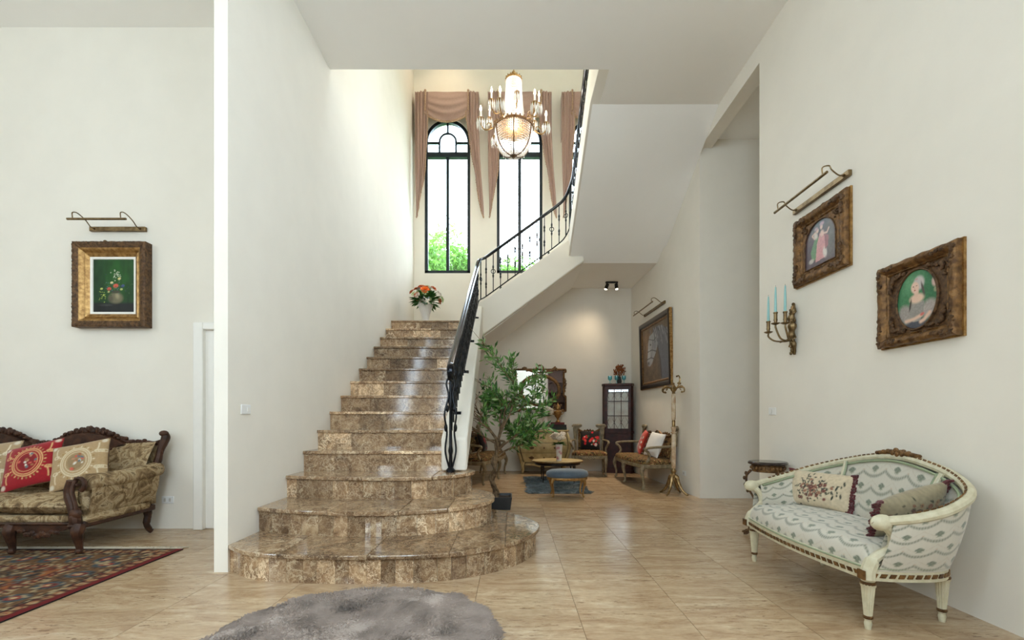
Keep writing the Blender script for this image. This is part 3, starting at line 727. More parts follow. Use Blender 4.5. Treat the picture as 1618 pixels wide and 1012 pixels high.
# rail of back and arms, ending in scrolls over curved supports
tp = [Vector(p) for p in topc]
mb = MB(); mb.tube(topc, .026, 10, flat=.95)
for s_ in (0, -1):
    c = tp[s_]; sg = 1 if s_ == 0 else -1
    mb.ball((c.x, c.y-.015, c.z-.006), (.030, .058, .042), 12, 8)
    a = low[0] if s_ == 0 else low[-1]
    mb.tube(crom([(c.x, c.y-.005, c.z-.015), (c.x-sg*.012, c.y+.05, c.z-.07), (c.x-sg*.02, c.y+.055, c.z-.14), (a[0]-sg*.0, a[1]+.035, .38), (a[0], a[1]+.0, .32), (a[0], a[1]-.005, .27)], 6), [.024]*8+[.026]*12+[.034]*11, 10)
rt = mb.build('top_rail', 'cream_paint', se)
mb = MB(); ribbon(mb, [(p.x*.985, p.y-.012, p.z+.0225) for p in tp[8:-8]], .036, .022, .011, upv=(0, 1, 1), th=.003); mb.build('ribbon_carving', 'gilt', rt)
mb = MB()
for s_ in (0, -1):
    c = tp[s_]; mb.tube([(c.x+(.005 if s_ == 0 else -.005)*0, c.y-.066, c.z) for _ in (0,)]+[(c.x, c.y-.064, c.z-.001)], .012, 8)
    a = low[0] if s_ == 0 else low[-1]; mb.box(a[0]-.024, a[0]+.024, a[1]-.042, a[1]-.034, .272, .318)
mb.build('rosette', 'gilt', rt)
# inner wood dividers and sage beading of the back panel
for sg in (0, 1):
    pts = [shell((.27 if sg == 0 else .73)+(.035 if sg == 0 else -.035)*math.sin(PI*v/2)*2.2, .12+.88*v, -.032) for v in [k/14 for k in range(15)]]
    mb = MB(); mb.tube(pts, .014, 8); dv = mb.build('back_divider', 'cream_paint', se)
    mb = MB(); mb.tube([p+Vector((.02 if sg else -.02, -.006, 0)) for p in pts], .006, 6); mb.build('piping', 'sage_line', dv)
mb = MB(); mb.tube([shell(.04+.92*k/80, .955, -.03) for k in range(81)], .008, 6); mb.build('piping', 'sage_line', se)
# carved crest of roses at the middle of the rail
mb = MB()
for k in range(26):
    x = -.15+.3*k/25; h = .022*(1-abs(x)/.17); mb.ball((x, .352+.01*math.sin(k*2.1), .862+h*(.6+.5*math.sin(k*1.7))), (.018, .016, .012+.4*h), 7, 5)
mb.build('crest', 'gilt', se)
# fluted tapering legs
def fluted_leg(h, r0, r1):
    b = MB(); seg = 16; prof = [(r1*.75, 0), (r1*1.0, .03), (r1*.8, .045), (r1*.95, .05), (r1, .055)]+[(r1+(r0-r1)*k/4, .06+(h-.11)*k/4) for k in range(1, 5)]+[(r0*1.12, h-.045), (r0*1.12, h-.03), (r0*.9, h-.025), (r0*1.1, h-.01), (r0*1.1, h)]
    vs = []; n = len(prof)
    for j in range(seg*2):
        a = PI*j/seg; fl = .88 if j % 2 else 1.0
        for i, (r, z) in enumerate(prof): vs.append(((r*(fl if 4 <= i <= 9 else 1))*math.cos(a), (r*(fl if 4 <= i <= 9 else 1))*math.sin(a), z))
    b.add(vs, [(j*n+i, ((j+1) % (2*seg))*n+i, ((j+1) % (2*seg))*n+i+1, j*n+i+1) for j in range(2*seg) for i in range(n-1)]+[tuple(j*n for j in range(2*seg))[::-1]])
    return b.mesh('leg', 30)
lm = fluted_leg(.27, .031, .018)
rm = MB().lathe([(.0325, .005), (.036, .01), (.036, .018), (.0325, .022)], 14).mesh('leg_band', 40)
for x, y in ((.555, -.265), (-.555, -.265), (.47, .20), (-.47, .20)):
    l = obj('leg', lm, 'cream_paint', se); l.location = (x, y, 0)
    for z, sc in ((.228, 1.02), (.05, .64)): r = obj('leg_band', rm, 'gilt', l); r.location = (0, 0, z); r.scale = (sc, sc, 1)

# cushions on the settee
def bouquet(p, cx, cy, w, h, n, cols, seed):
    q = random.Random(seed)
    for i in range(n*3):
        a = q.gauss(0, .5); b = q.gauss(0, .42); p.ell(cx+a*w/2, cy+b*h/2, .012, .006, cols[-1] if i % 2 else cols[-2], q.uniform(0, 3), .4, .9)
    for i in range(n):
        a = max(-1, min(1, q.gauss(0, .45))); b = max(-1, min(1, q.gauss(0, .38))); r = q.uniform(.010, .02)
        p.ell(cx+a*w/2, cy+b*h/2, r, r*.8, cols[i % (len(cols)-2)], q.uniform(0, 3), .4); p.ell(cx+a*w/2, cy+b*h/2, r*.4, r*.3, cols[(i+1) % (len(cols)-2)], 0, .5)
cu = thing('tapestry_cushion', 'oblong cream tapestry cushion with dark rose bouquet at far end of settee', 'cushion', T(2.25, 3.36, .435) @ Matrix.Rotation(math.radians(-68), 4, 'Z') @ Matrix.Rotation(math.radians(-14), 4, 'X') @ T(0, 0, .13))
p = Paint(.46, .265, 92, 54, (204, 188, 160)); p.dapple(90, .12, 2); bouquet(p, -.02, 0, .28, .19, 46, [(132, 84, 72), (92, 56, 54), (160, 120, 96), (38, 44, 48), (46, 58, 44)], 5)
for x, y in ((.15, .02), (.18, -.03), (.13, -.05), (.19, .06)): p.ell(x, y, .022, .007, (40, 48, 46), x*9, .4)
mb = MB(); p.pillow(mb, .13, .03); mb.build('cover', 'fabric', cu, 180)
for sg in (-1, 1):
    mb = MB()
    for k in range(26):
        z = -.125+.25*k/25; mb.tube([(sg*.205, 0, z), (sg*.232, .006*math.sin(k*3), z*1.05), (sg*.255, -.012+.01*math.sin(k*5), z*1.08)], [.012, .011, .006], 6)
    mb.build('tassel_fringe', 'burgundy', cu)
for sg in (-1, 1): MB().tube([(sg*.212, 0, -.12+.24*k/10) for k in range(11)], .01, 6).build('braid', 'gilt_dark', cu)
cu = thing('tapestry_cushion', 'tapestry cushion with burgundy tassels leaning against near arm of settee', 'cushion', T(2.16, 2.545, .47) @ Matrix.Rotation(math.radians(-168), 4, 'Z') @ Matrix.Rotation(math.radians(-24), 4, 'X') @ T(0, 0, .135) @ Matrix.Rotation(math.radians(16), 4, 'Y'))
p = Paint(.42, .25, 84, 50, (150, 138, 112)); p.dapple(90, .15, 4); bouquet(p, 0, 0, .34, .2, 60, [(126, 84, 66), (150, 116, 84), (84, 66, 60), (60, 62, 48), (86, 84, 60)], 9)
mb = MB(); p.pillow(mb, .13, .03); mb.build('cover', 'fabric', cu, 180)
for sg in (-1, 1):
    mb = MB()
    for k in range(24):
        z = -.115+.23*k/23; mb.tube([(sg*.185, 0, z), (sg*.21, .008*math.sin(k*3), z*1.06), (sg*.235, .012*math.sin(k*5), z*1.1)], [.012, .011, .006], 6)
    mb.build('tassel_fringe', 'burgundy', cu)

# ================================================================== carved walnut sofa in the left room
so = thing('carved_sofa', 'carved walnut sofa with brown floral brocade on the left', 'sofa', floor_at(-4.5, 4.0))
HW = 1.13
def prism_o(poly, a, b, axis, name, mat, par, bev=0): return MB().prism(poly, a, b, axis).build(name, mat, par, bevel=bev)
# seat
mb = MB(); mb.box(-HW+.03, HW-.03, -.36, .30, .24, .31); mb.build('seat_base', 'sofa_brocade', so, bevel=.03)
for x0, x1 in ((-1.03, -.345), (-.34, .34), (.345, 1.03)):
    b = MB()
    def cu_(u, v, x0=x0, x1=x1):
        a = 2*u-1; c = 2*v-1
        return a, c
    vs_ = []; N = 14
    for side in (0, 1):
        for i in range(N+1):
            for j in range(N+1):
                a, c = 2*i/N-1, 2*j/N-1; e = (max(0, 1-abs(a)**8)*max(0, 1-abs(c)**8))**.5
                z = .385+(.065+.02*(1-a*a)*(1-c*c))*e*(1 if side else -1); vs_.append(((x0+x1)/2+a*(x1-x0)/2, -.05+c*.335, z))
    fs_ = [(s_*(N+1)**2+i*(N+1)+j, s_*(N+1)**2+(i+1)*(N+1)+j, s_*(N+1)**2+(i+1)*(N+1)+j+1, s_*(N+1)**2+i*(N+1)+j+1) for s_ in (0, 1) for i in range(N) for j in range(N)]
    b.add(vs_, fs_); b.build('seat_cushion', 'sofa_brocade', so, 180)
# back upholstery, leaning
def backz(x):
    d = abs(abs(x)-.45); return .825+.115*max(0, 1-(d/.38)**2)+.02*(abs(x)/HW)**4
def upz(x): return .845+.025*(abs(x)/HW)**4
def bk(u, v):
    x = -1.09+2.18*u; z = .40+(upz(x)-.40)*v; y = .20+.16*v-.05*math.sin(PI*v)-.012*abs(math.sin(3*PI*u))*math.sin(PI*v); return (x, y, z)
mb = MB(); mb.surf(60, 12, bk); mb.surf(60, 12, lambda u, v: (-1.09+2.18*u, .27+.14*v, .30+(upz(-1.09+2.18*u)-.30)*v)); mb.build('back_upholstery', 'sofa_brocade', so, 180)
# carved top rail with two crests
def leafy0(mb, cx):
    for k in range(26): a = -1+2*k/25; mb.ball((cx+a*.24, .322, .80-.018*(1-a*a)+.010*math.sin(k*2.4)), (.017, .014, .016), 6, 4)
rl = [(x, .395, backz(x)+.012) for x in [-1.1+2.2*k/88 for k in range(89)]]
mb = MB(); mb.tube(rl, [.024+.006*math.sin(k*1.3) for k in range(89)], 8)
for cx in (-.45, .45):
    mb.prism([(cx-.36, .84), (cx-.25, .90), (cx-.12, .94), (cx, .95), (cx+.12, .94), (cx+.25, .90), (cx+.36, .84), (cx+.22, .80), (cx+.1, .79), (cx, .78), (cx-.1, .79), (cx-.22, .80)], .325, .42, 'y')
    leafy0(mb, cx)
    for k in range(30):
        a = -1+2*k/29; mb.ball((cx+a*.30, .375+.01*math.sin(k*2), .895+.085*(1-a*a)+.010*math.sin(k*2.6)), (.022, .022, .016+.018*(1-abs(a))), 7, 5)
    for sg in (-1, 1):
        for cc, rr in ((.06, .045), (.16, .04), (.25, .035)):
            mb.tube([(cx+sg*(cc+(rr-.004*j)*math.cos(j*.7)), .365, .93-.32*cc+(rr-.004*j)*math.sin(j*.7)) for j in range(10)], [.013-.0007*j for j in range(10)], 6)
    mb.ball((cx, .37, .985), (.05, .025, .03)); mb.ball((cx-.035, .365, .965), (.03, .02, .03)); mb.ball((cx+.035, .365, .965), (.03, .02, .03))
for cx in (0, -.86, .86):
    for k in range(10): a = -1+2*k/9; mb.ball((cx+a*.1, .385, backz(cx+a*.1)+.03+.012*math.sin(k*2.2)), (.022, .02, .02), 7, 5)
for sg in (-1, 1):
    mb.tube(crom([(sg*1.10, .33, .60), (sg*1.12, .35, .70), (sg*1.13, .37, .80), (sg*1.16, .39, .90), (sg*1.145, .395, .945)], 5), [.024, .028, .03, .032, .034, .034, .032, .03, .03, .03, .032, .034, .036, .036, .037, .038, .038, .036, .034, .034, .03], 8)
    for k in range(8): mb.ball((sg*(1.11+.006*k), .325+.008*k, .62+.036*k), (.026, .02, .02), 6, 5)
    mb.ball((sg*1.15, .38, .945), (.045, .03, .03))
mb.build('top_rail', 'walnut', so)
# arms: padded scroll on top, outer panel, carved front post
for sg in (-1, 1):
    pts = [(sg*1.06, -.33, .575), (sg*1.07, -.1, .572), (sg*1.09, .12, .58), (sg*1.11, .36, .61)]
    mb = MB(); mb.tube(crom(pts, 6), .068, 14); mb.surf(14, 8, lambda u, v: (sg*((1.055+.05*v)+.035*u+.015*math.sin(PI*v)), -.32+.66*u, .30+.27*v+.02*u)); mb.surf(14, 6, lambda u, v: (sg*((1.0+.03*v)+.03*u), -.32+.62*u, .38+.19*v))
    mb.prism([(sg*1.0, -.33), (sg*1.055, -.33), (sg*1.09, .36), (sg*1.03, .36)], .28, .56)
    mb.build('arm', 'sofa_brocade', so, 180)
    mb = MB(); c = (sg*1.045, -.36, .575)
    mb.tube([(c[0]+sg*.0+sg*(.062-.0045*j)*math.cos(j*.55-1.2), c[1]-.015, c[2]+(.062-.0045*j)*math.sin(j*.55-1.2)) for j in range(13)], [.02-.0008*j for j in range(13)], 8)
    mb.tube(crom([(sg*.985, -.37, .595), (sg*.965, -.375, .50), (sg*1.0, -.38, .40), (sg*1.03, -.385, .30), (sg*1.03, -.38, .22)], 6), [.03]*8+[.034]*9+[.042]*8, 10)
    mb.tube(crom([(sg*1.03, -.37, .62), (sg*1.01, -.39, .52), (sg*1.04, -.395, .40), (sg*1.055, -.395, .28)], 6), .016, 8)
    mb.ball((sg*1.035, -.39, .335), (.05, .035, .05)); mb.ball((sg*1.03, -.39, .24), (.05, .04, .03))
    mb.build('arm_post', 'walnut', so)
# aprons
ap = [(-1.06, .26)]; N = 66
low_ = []
for k in range(N+1):
    x = -1.03+2.06*k/N; z = .225
    for cx in (-.76, -.0, .76): 
        wd = .24 if cx else .34; z -= .055*max(0, 1-((x-cx)/wd)**2)
    low_.append((x, z))
mb = MB(); mb.prism([(-1.03, .26)]+[(1.03, .26)]+low_[::-1], -.40, -.36, 'y')
mb.tube([(x, -.405, .258) for x in [-1.03+2.06*k/20 for k in range(21)]], .012, 6)
for cx in (-.76, 0, .76):
    for k in range(13):
        a = -1+k/6; mb.ball((cx+a*.15, -.405, .20-.03*(1-a*a)+.012*math.sin(k*2)), (.022, .012, .016+.01*(1-abs(a))), 7, 5)
mb.build('apron', 'walnut', so)
for sg in (-1, 1): MB().box(min(sg*1.03, sg*1.09), max(sg*1.03, sg*1.09), -.37, .36, .215, .27).build('side_rail', 'walnut', so, bevel=.012)
MB().box(-1.05, 1.05, .30, .36, .215, .27).build('back_rail', 'walnut', so)
def sofa_leg(x, y, s=1): 
    return MB().tube(crom([(x, y, .25), (x, y-.02*s, .18), (x, y-.005*s, .09), (x, y+.0*s, .035), (x, y-.022*s, .012)], 5), [.044, .045, .046, .046, .046, .042, .038, .034, .032, .03, .027, .025, .024, .023, .023, .024, .026, .027, .026, .02, .012], 10)
for x in (-1.055, -.52, .52, 1.055): l = sofa_leg(x, -.375, 1).build('leg', 'walnut', so); l.location = (0, 0, .0095); l.scale = (1, 1, .96)
for x in (-1.04, 1.04):
    MB().tube(crom([(x, .32, .25), (x, .325, .17), (x, .31, .09), (x+.01*(1 if x > 0 else -1), .335, .03), (x+.02*(1 if x > 0 else -1), .35, .012)], 5), [.034]*5+[.03]*5+[.025]*5+[.022]*4+[.024, .016], 8).build('leg', 'walnut', so)

# scatter cushions on the carved sofa
def medallion(w, bgc, fg, seed):
    p = Paint(w, w, 80, 80, bgc); s = w/.5
    for r, wd in ((.135, .006), (.155, .008), (.108, .004)): p.ring(0, 0, r*s*.82, r*s, wd*s, fg)
    for k in range(28):
        a = 2*PI*k/28; p.ell(.178*s*.84*math.cos(a), .178*s*math.sin(a), .014*s, .009*s, (150, 120, 70) if k % 2 else fg, a, .4)
    for a0 in (.5, 2.64, 3.64, 5.78):
        p.line([((.19+.02*k)*s*math.cos(a0+.09*k*(1 if a0 in (.5, 3.64) else -1)), (.19+.016*k)*s*math.sin(a0+.09*k*(1 if a0 in (.5, 3.64) else -1))) for k in range(5)], .008*s, fg)
        for k in range(3): p.ring((.2+.015*k)*s*math.cos(a0)+.012*k, (.19)*s*math.sin(a0), .022*s, .016*s, .006*s, fg)
    q = random.Random(seed)
    p.ell(0, 0, .085*s, .11*s, tuple(int(c*.85) for c in bgc), 0, .3)
    for i in range(14): p.ell(q.gauss(0, .03)*s, q.gauss(.01, .04)*s, q.uniform(.012, .024)*s, q.uniform(.01, .018)*s, [(196, 92, 74), (150, 96, 60), (206, 200, 186), (96, 104, 110), (176, 128, 96)][i % 5], q.uniform(0, 3), .4)
    for sx, sy in ((1, 1), (1, -1), (-1, 1), (-1, -1)): p.ell(sx*.215*s, sy*.215*s, .03*s, .03*s, (206, 196, 176), 0, .5, .9)
    p.dapple(160, .10, seed); return p
def scatter(name, label, mat4, p, t, group='scatter cushions on the carved sofa'):
    c = thing(name, label, 'cushion', mat4, group); mb = MB(); p.pillow(mb, t, .05); mb.build('cover', 'fabric', c, 180)
    e = MB(); w, h = p.w/2*.97, p.h/2*.97; e.tube([(-w, 0, -h), (0, 0, -h*.97), (w, 0, -h), (w*.97, 0, 0), (w, 0, h), (0, 0, h*.97), (-w, 0, h), (-w*.97, 0, 0)], .006, 5, closed=True); e.build('piping', 'gilt_dark', c); return c
def lean(x, y, z, h, rz=0, lean_=-25, roll=0): return T(x, y, z) @ Matrix.Rotation(math.radians(rz), 4, 'Z') @ Matrix.Rotation(math.radians(lean_), 4, 'X') @ T(0, 0, h/2) @ Matrix.Rotation(math.radians(roll), 4, 'Y')
scatter('scatter_cushion', 'tan medallion cushion cut by the left picture edge', lean(-4.62, 3.95, .475, .42, 0, -24, -8), medallion(.44, (166, 142, 108), (212, 200, 172), 1), .14)
scatter('scatter_cushion', 'red scatter cushion with gold medallion in the middle of the sofa', lean(-4.20, 3.90, .50, .42, 6, -30, -17), medallion(.43, (146, 18, 28), (206, 160, 108), 2), .14)
scatter('scatter_cushion', 'tan medallion cushion next to the sofa arm', lean(-3.77, 3.90, .50, .42, 10, -28, -14), medallion(.43, (168, 140, 102), (208, 192, 160), 3), .14)

# ================================================================== rugs
def persian(x0, x1, y0, y1, step):
    nx, ny = int((x1-x0)/step), int((y1-y0)/step); p = Paint(x1-x0, y1-y0, nx, ny, (96, 70, 46)); X, Y = p.X, p.Y
    hw, hh = (x1-x0)/2, (y1-y0)/2; d = np.minimum(hw-np.abs(X), hh-np.abs(Y))
    def cover(mask, a): p.blend(mask*1.0, a)
    n1 = vnoise(X*16+30, Y*16+30, 1); n2 = vnoise(X*34+7, Y*34+3, 2); n3 = vnoise(X*9+90, Y*9+11, 3); n4 = vnoise(X*60, Y*60+5, 4)
    p.blend(np.clip((n1-.52)*9, 0, 1), (46, 36, 32)); p.blend(np.clip((n2-.62)*9, 0, 1), (172, 150, 112)); p.blend(np.clip((n3-.60)*10, 0, 1)*.9, (122, 58, 34))
    p.blend(np.clip((n4-.70)*8, 0, 1), (96, 112, 112)); p.blend(np.clip((n2-.3)*-9, 0, 1), (34, 30, 34)); p.blend(np.clip((vnoise(X*26+4, Y*26, 7)-.7)*9, 0, 1), (160, 96, 48))
    for lo, hi, bgc, mot, per in ((.045, .13, (98, 40, 26), (190, 150, 100), .075), (.13, .155, (30, 24, 26), (180, 160, 120), .04), (.155, .40, (120, 84, 50), (70, 84, 88), .21), (.40, .425, (30, 24, 26), (190, 160, 110), .04), (.425, .50, (140, 66, 36), (44, 40, 40), .08)):
        mk = (d >= lo) & (d < hi); s = np.where(hw-np.abs(X) < hh-np.abs(Y), Y, X); mid = (d-(lo+hi)/2)/((hi-lo)/2)
        p.blend(mk*1.0, bgc)
        ph = (s/per)-np.floor(s/per)-.5; r = np.sqrt((ph*2)**2+(mid*.9)**2)
        p.blend(mk*np.clip((.75-r)*6, 0, 1), mot); p.blend(mk*np.clip((.42-r)*7, 0, 1), (150, 50, 36)); p.blend(mk*np.clip((.2-r)*9, 0, 1), (206, 186, 140))
        p.blend(mk*np.clip((n4-.6)*7, 0, 1)*.8, (52, 40, 34)); p.blend(mk*np.clip((n2-.66)*9, 0, 1)*.8, (186, 164, 124))
    edge = (hw-np.abs(X) < .045)
    p.blend((d < .03)*1.0, (56, 30, 24)); p.blend(edge*1.0, (116, 20, 22)); p.dapple(120, .2, 5); p.C *= .72; return p
rx0, rx1, ry0, ry1 = -5.4, -2.73, 1.5, 3.78
rg = thing('persian_rug', 'red-bordered persian rug with dark floral pattern under the carved sofa', 'rug', T((rx0+rx1)/2, (ry0+ry1)/2, 0))
p = persian(rx0, rx1, ry0, ry1, .011); mb = MB(); p.sheet(mb, .009); mb.build('pile', 'rug_wool', rg, 0)
MB().box(-(rx1-rx0)/2, (rx1-rx0)/2, -(ry1-ry0)/2, (ry1-ry0)/2, 0, .008).build('backing', 'basecloth', rg)
mb = MB(); q = random.Random(3)
for k in range(420):
    x = -(rx1-rx0)/2+.02+(rx1-rx0-.04)*k/419; y = (ry1-ry0)/2
    mb.tube([(x, y, .006), (x+q.uniform(-.008, .008), y+.03, .008+q.uniform(0, .008)), (x+q.uniform(-.02, .02), y+q.uniform(.045, .075), .004)], .0035, 4)
f_ = mb.build('fringe', 'fringe', rg); f_['kind'] = 'stuff'
def shag(name, label, mat4, inside, bx, by, n, hgt, mat, seed, lump, base):
    g = thing(name, label, 'rug', mat4); base(g)
    q = np.random.default_rng(seed); X = q.uniform(-bx, bx, n*2); Y = q.uniform(-by, by, n*2); k = inside(X, Y); X, Y = X[k][:n], Y[k][:n]
    fx = vnoise(X*lump+40, Y*lump+40, 1)-.5; fy = vnoise(X*lump+80, Y*lump+10, 2)-.5; N = len(X)
    h = hgt*(.6+.8*vnoise(X*lump*1.4+5, Y*lump*1.4, 3)); ln = hgt*2.6
    dx = fx*2*ln+q.normal(0, .2*ln, N); dy = fy*2*ln+q.normal(0, .2*ln, N); a = q.uniform(0, PI, N); w = hgt*.16
    V = np.zeros((N, 4, 3)); wx, wy = np.cos(a)*w, np.sin(a)*w; zb_ = .012
    V[:, 0] = np.stack([X-wx, Y-wy, np.full(N, zb_*.3)], 1); V[:, 1] = np.stack([X+wx, Y+wy, np.full(N, zb_*.3)], 1)
    V[:, 2] = np.stack([X+dx*.55+wx*.6, Y+dy*.55+wy*.6, zb_+h*.75], 1); V[:, 3] = np.stack([X+dx, Y+dy, zb_+h*.8], 1)
    me = bpy.data.meshes.new('pile'); F = [(4*i, 4*i+1, 4*i+2, 4*i+3) for i in range(N)]
    me.from_pydata(V.reshape(-1, 3).tolist(), [], F); o = obj('pile', me, mat, g); o['kind'] = 'stuff'; return g
def disc(g):
    b = MB(); prof = [(0, .03)]+[(.72*k/20, .03+.006*math.sin(k*2.3)) for k in range(1, 21)]+[(.735, .02), (.74, 0)]
    vs_ = [];
    b.surf(22, 90, lambda u, v: (.735*u*math.cos(2*PI*v), .735*u*math.sin(2*PI*v), (.014+.010*float(vnoise(.735*u*math.cos(2*PI*v)*8+20, .735*u*math.sin(2*PI*v)*8+20, 6)))*(1 if u < .97 else 0)))
    b.build('base', 'fur_grey', g, 180)
shag('round_fur_rug', 'round grey-brown faux fur rug in front of the steps', T(-.78, 2.165, 0), lambda x, y: x*x+y*y < .725**2, .74, .74, 42000, .017, 'fur_grey', 4, 7, disc)
shag('shag_rug', 'blue-grey shag rug under the coffee table', T(.69, 7.42, 0), lambda x, y: (abs(x) < .46) & (abs(y) < .87), .46, .87, 16000, .022, 'fur_blue', 5, 8, lambda g: MB().box(-.46, .46, -.87, .87, 0, .012).build('base', 'fur_blue', g, bevel=.006))
# ================================================================== framed pictures
def moulding(mb, w, h, prof, relief=0, seed=0, n=26, wave=0):
    """mitred picture frame, local x/y plane, z out of the wall; prof = [(distance in from the outer edge, height)]"""
    q = random.Random(seed); corners = [(-w/2, -h/2), (w/2, -h/2), (w/2, h/2), (-w/2, h/2)]
    P = len(prof)
    for s in range(4):
        a, b = Vector(corners[s]), Vector(corners[(s+1) % 4]); d = (b-a).normalized(); inn = Vector((-d.y, d.x)); L = (b-a).length; vs = []
        for i in range(n+1):
            t = i/n
            for k, (e, z) in enumerate(prof):
                lo, hi = a+d*e+inn*e, b-d*e+inn*e; p = lo.lerp(hi, t)
                rz = relief*(q.random()-.35) if 0 < k < P-1 and 0 < i < n else 0
                wv = -wave*math.sin(t*PI*5)**2 if k <= 1 and 0 < i < n else 0
                p = p - inn*wv
                vs.append((p.x, p.y, z+rz))
        mb.add(vs, [(i*P+k, i*P+k+1, (i+1)*P+k+1, (i+1)*P+k) for i in range(n) for k in range(P-1)])
def scroll_blobs(mb, x, y, z, r, seed, n=14):
    q = random.Random(seed)
    for i in range(n):
        a = q.uniform(0, 2*PI); d = r*q.uniform(0, 1); mb.ball((x+d*math.cos(a), y+d*math.sin(a), z), (q.uniform(.15, .3)*r, q.uniform(.15, .3)*r, .3*r*q.uniform(.5, 1)), 7, 5)
    for s in (-1, 1): mb.tube([(x+s*(r*.5+(r*.4-.03*r*k)*math.cos(k*.8)), y-s*.3*r+(r*.4-.03*r*k)*math.sin(k*.8), z) for k in range(9)], r*.1, 5)
def leafy(mb, pts, z, seed, n=30, s=.018):
    q = random.Random(seed); P = crom([(a, b, 0) for a, b in pts], 10)
    for i in range(n):
        p = P[int(len(P)*i/n)]; mb.ball((p[0]+q.uniform(-.4, .4)*s, p[1]+q.uniform(-.4, .4)*s, z), (s*q.uniform(.4, .8), s*q.uniform(.4, .8), s*.45), 6, 4)

# --- oval portrait
W_, H_ = .56, .545
pf = thing('oval_portrait', 'oval portrait of a lady in a pale dress in a square gilt frame', 'picture', on_right(XR, 2.838, 1.838))
mb = MB(); moulding(mb, W_, H_, [(0, 0), (0, .045), (.012, .058), (.03, .062), (.05, .05), (.06, .034), (.068, .038), (.076, .026)], .010, 3, 30, .006); fr = mb.build('frame', 'gilt', pf, 50)
mb = MB(); moulding(mb, W_+.012, H_+.012, [(0, 0), (0, .016), (.03, .016)], 0); mb.build('back_frame', 'gilt_bright', pf)
mb = MB(); N = 48; rx, ry = .147, .187
spx = [(-W_/2+.074, -H_/2+.074), (W_/2-.074, -H_/2+.074), (W_/2-.074, H_/2-.074), (-W_/2+.074, H_/2-.074)]
vs_ = []
for k in range(N):
    a = 2*PI*k/N; c, s = math.cos(a), math.sin(a); m_ = max(abs(c)/(W_/2-.074), abs(s)/(H_/2-.074)); vs_ += [(rx*c, ry*s, .026), (c/m_, s/m_, .028)]
mb.add(vs_, [(2*k, 2*k+1, 2*((k+1) % N)+1, 2*((k+1) % N)) for k in range(N)]); mb.build('slip', 'gilt_dark', pf)
mb = MB(); mb.tube([(rx*math.cos(2*PI*k/N), ry*math.sin(2*PI*k/N), .030) for k in range(N)], .008, 6, closed=True); mb.build('oval_bead', 'gilt_dark', pf)
for i, (sx, sy) in enumerate(((-1, -1), (1, -1), (1, 1), (-1, 1))):
    mb = MB(); leafy(mb, [(sx*(W_/2-.09), sy*.09), (sx*(W_/2-.105), sy*(H_/2-.12)), (sx*(W_/2-.12), sy*(H_/2-.10)), (sx*.075, sy*(H_/2-.088))], .034, i, 26, .02); mb.build('corner_ornament', 'gilt_dark', pf)
    mb = MB(); leafy(mb, [(sx*(W_/2-.035), sy*(H_/2-.14)), (sx*(W_/2-.03), sy*(H_/2-.03)), (sx*(W_/2-.14), sy*(H_/2-.035))], .058, i+9, 22, .022); mb.build('corner_ornament', 'gilt_dark', pf)
p = Paint(2*rx, 2*ry, 84, 106, (72, 126, 88)); p.ell(-.05, .12, .12, .10, (104, 158, 116), 0, .8, .7); p.ell(.1, .02, .09, .16, (52, 104, 72), 0, .8, .6); p.dapple(60, .08, 3)
p.ell(.115, .075, .02, .035, (206, 178, 168), .2, .5); p.ell(.125, .03, .016, .02, (150, 158, 128), 0, .5)
p.ell(-.01, -.17, .12, .07, (82, 84, 92), 0, .4)
p.ell(-.085, -.08, .06, .075, (160, 152, 146), .3, .4); p.ell(.085, -.075, .065, .07, (170, 160, 154), -.3, .4)
p.poly([(-.055, -.02), (.05, -.02), (.04, -.09), (.02, -.14), (-.03, -.14), (-.055, -.08)], (150, 146, 140)); p.dapple(140, .14, 6)
p.ell(-.002, .005, .062, .036, (224, 192, 170), 0, .4); p.ell(-.005, .045, .02, .035, (220, 186, 164), 0, .4)
p.ell(.012, .098, .045, .052, (196, 188, 184), 0, .35); p.ell(-.015, .075, .032, .042, (228, 194, 174), .15, .3); p.ell(.04, .055, .010, .06, (92, 80, 76), .25, .5); p.ell(-.048, -.03, .008, .05, (74, 62, 58), -.2, .5)
p.ell(-.026, .083, .005, .003, (70, 54, 48)); p.ell(-.003, .085, .005, .003, (70, 54, 48)); p.ell(-.016, .058, .008, .003, (178, 84, 80)); p.ell(-.017, .070, .003, .010, (206, 164, 146)); p.ell(-.004, .125, .012, .006, (196, 150, 150))
p.line([(-.08, -.125), (-.02, -.12), (.03, -.105)], .014, (222, 188, 166)); p.line([(.085, -.1), (.05, -.135), (.025, -.145)], .014, (222, 188, 166)); p.ell(.035, -.10, .02, .012, (204, 112, 104), .3, .5)
mb = MB(); p.sheet(mb, .024, lambda x, y: (x/rx)**2+(y/ry)**2 < 1.03); mb.build('portrait', 'print_gloss', pf, 0)

# --- arched picture
W_, H_ = .64, .585
pf = thing('arched_picture', 'arched picture of figures in pink and green in a gilt frame', 'picture', on_right(XR, 3.735, 2.54))
mb = MB(); moulding(mb, W_, H_, [(0, 0), (0, .04), (.014, .052), (.04, .056), (.066, .044), (.078, .03), (.088, .034), (.10, .022)], .010, 5, 30, .008); mb.build('frame', 'gilt', pf, 50)
mb = MB(); moulding(mb, W_+.02, H_+.012, [(0, 0), (0, .018), (.03, .018)], 0); mb.build('back_frame', 'gilt_bright', pf)
aw, ab, asz = .185, -.185, .02     # half width, bottom, spring of the arch
arch = [(-aw, ab)]+[(-aw*math.cos(PI*k/24), asz+.165*math.sin(PI*k/24)) for k in range(25)]+[(aw, ab)]
ox, oy = W_/2-.098, H_/2-.098
mb = MB(); vs_ = []
for k in range(25):
    x, y = arch[1+k]; vs_ += [(x, y, .024), (-ox+2*ox*k/24, oy, .024)]
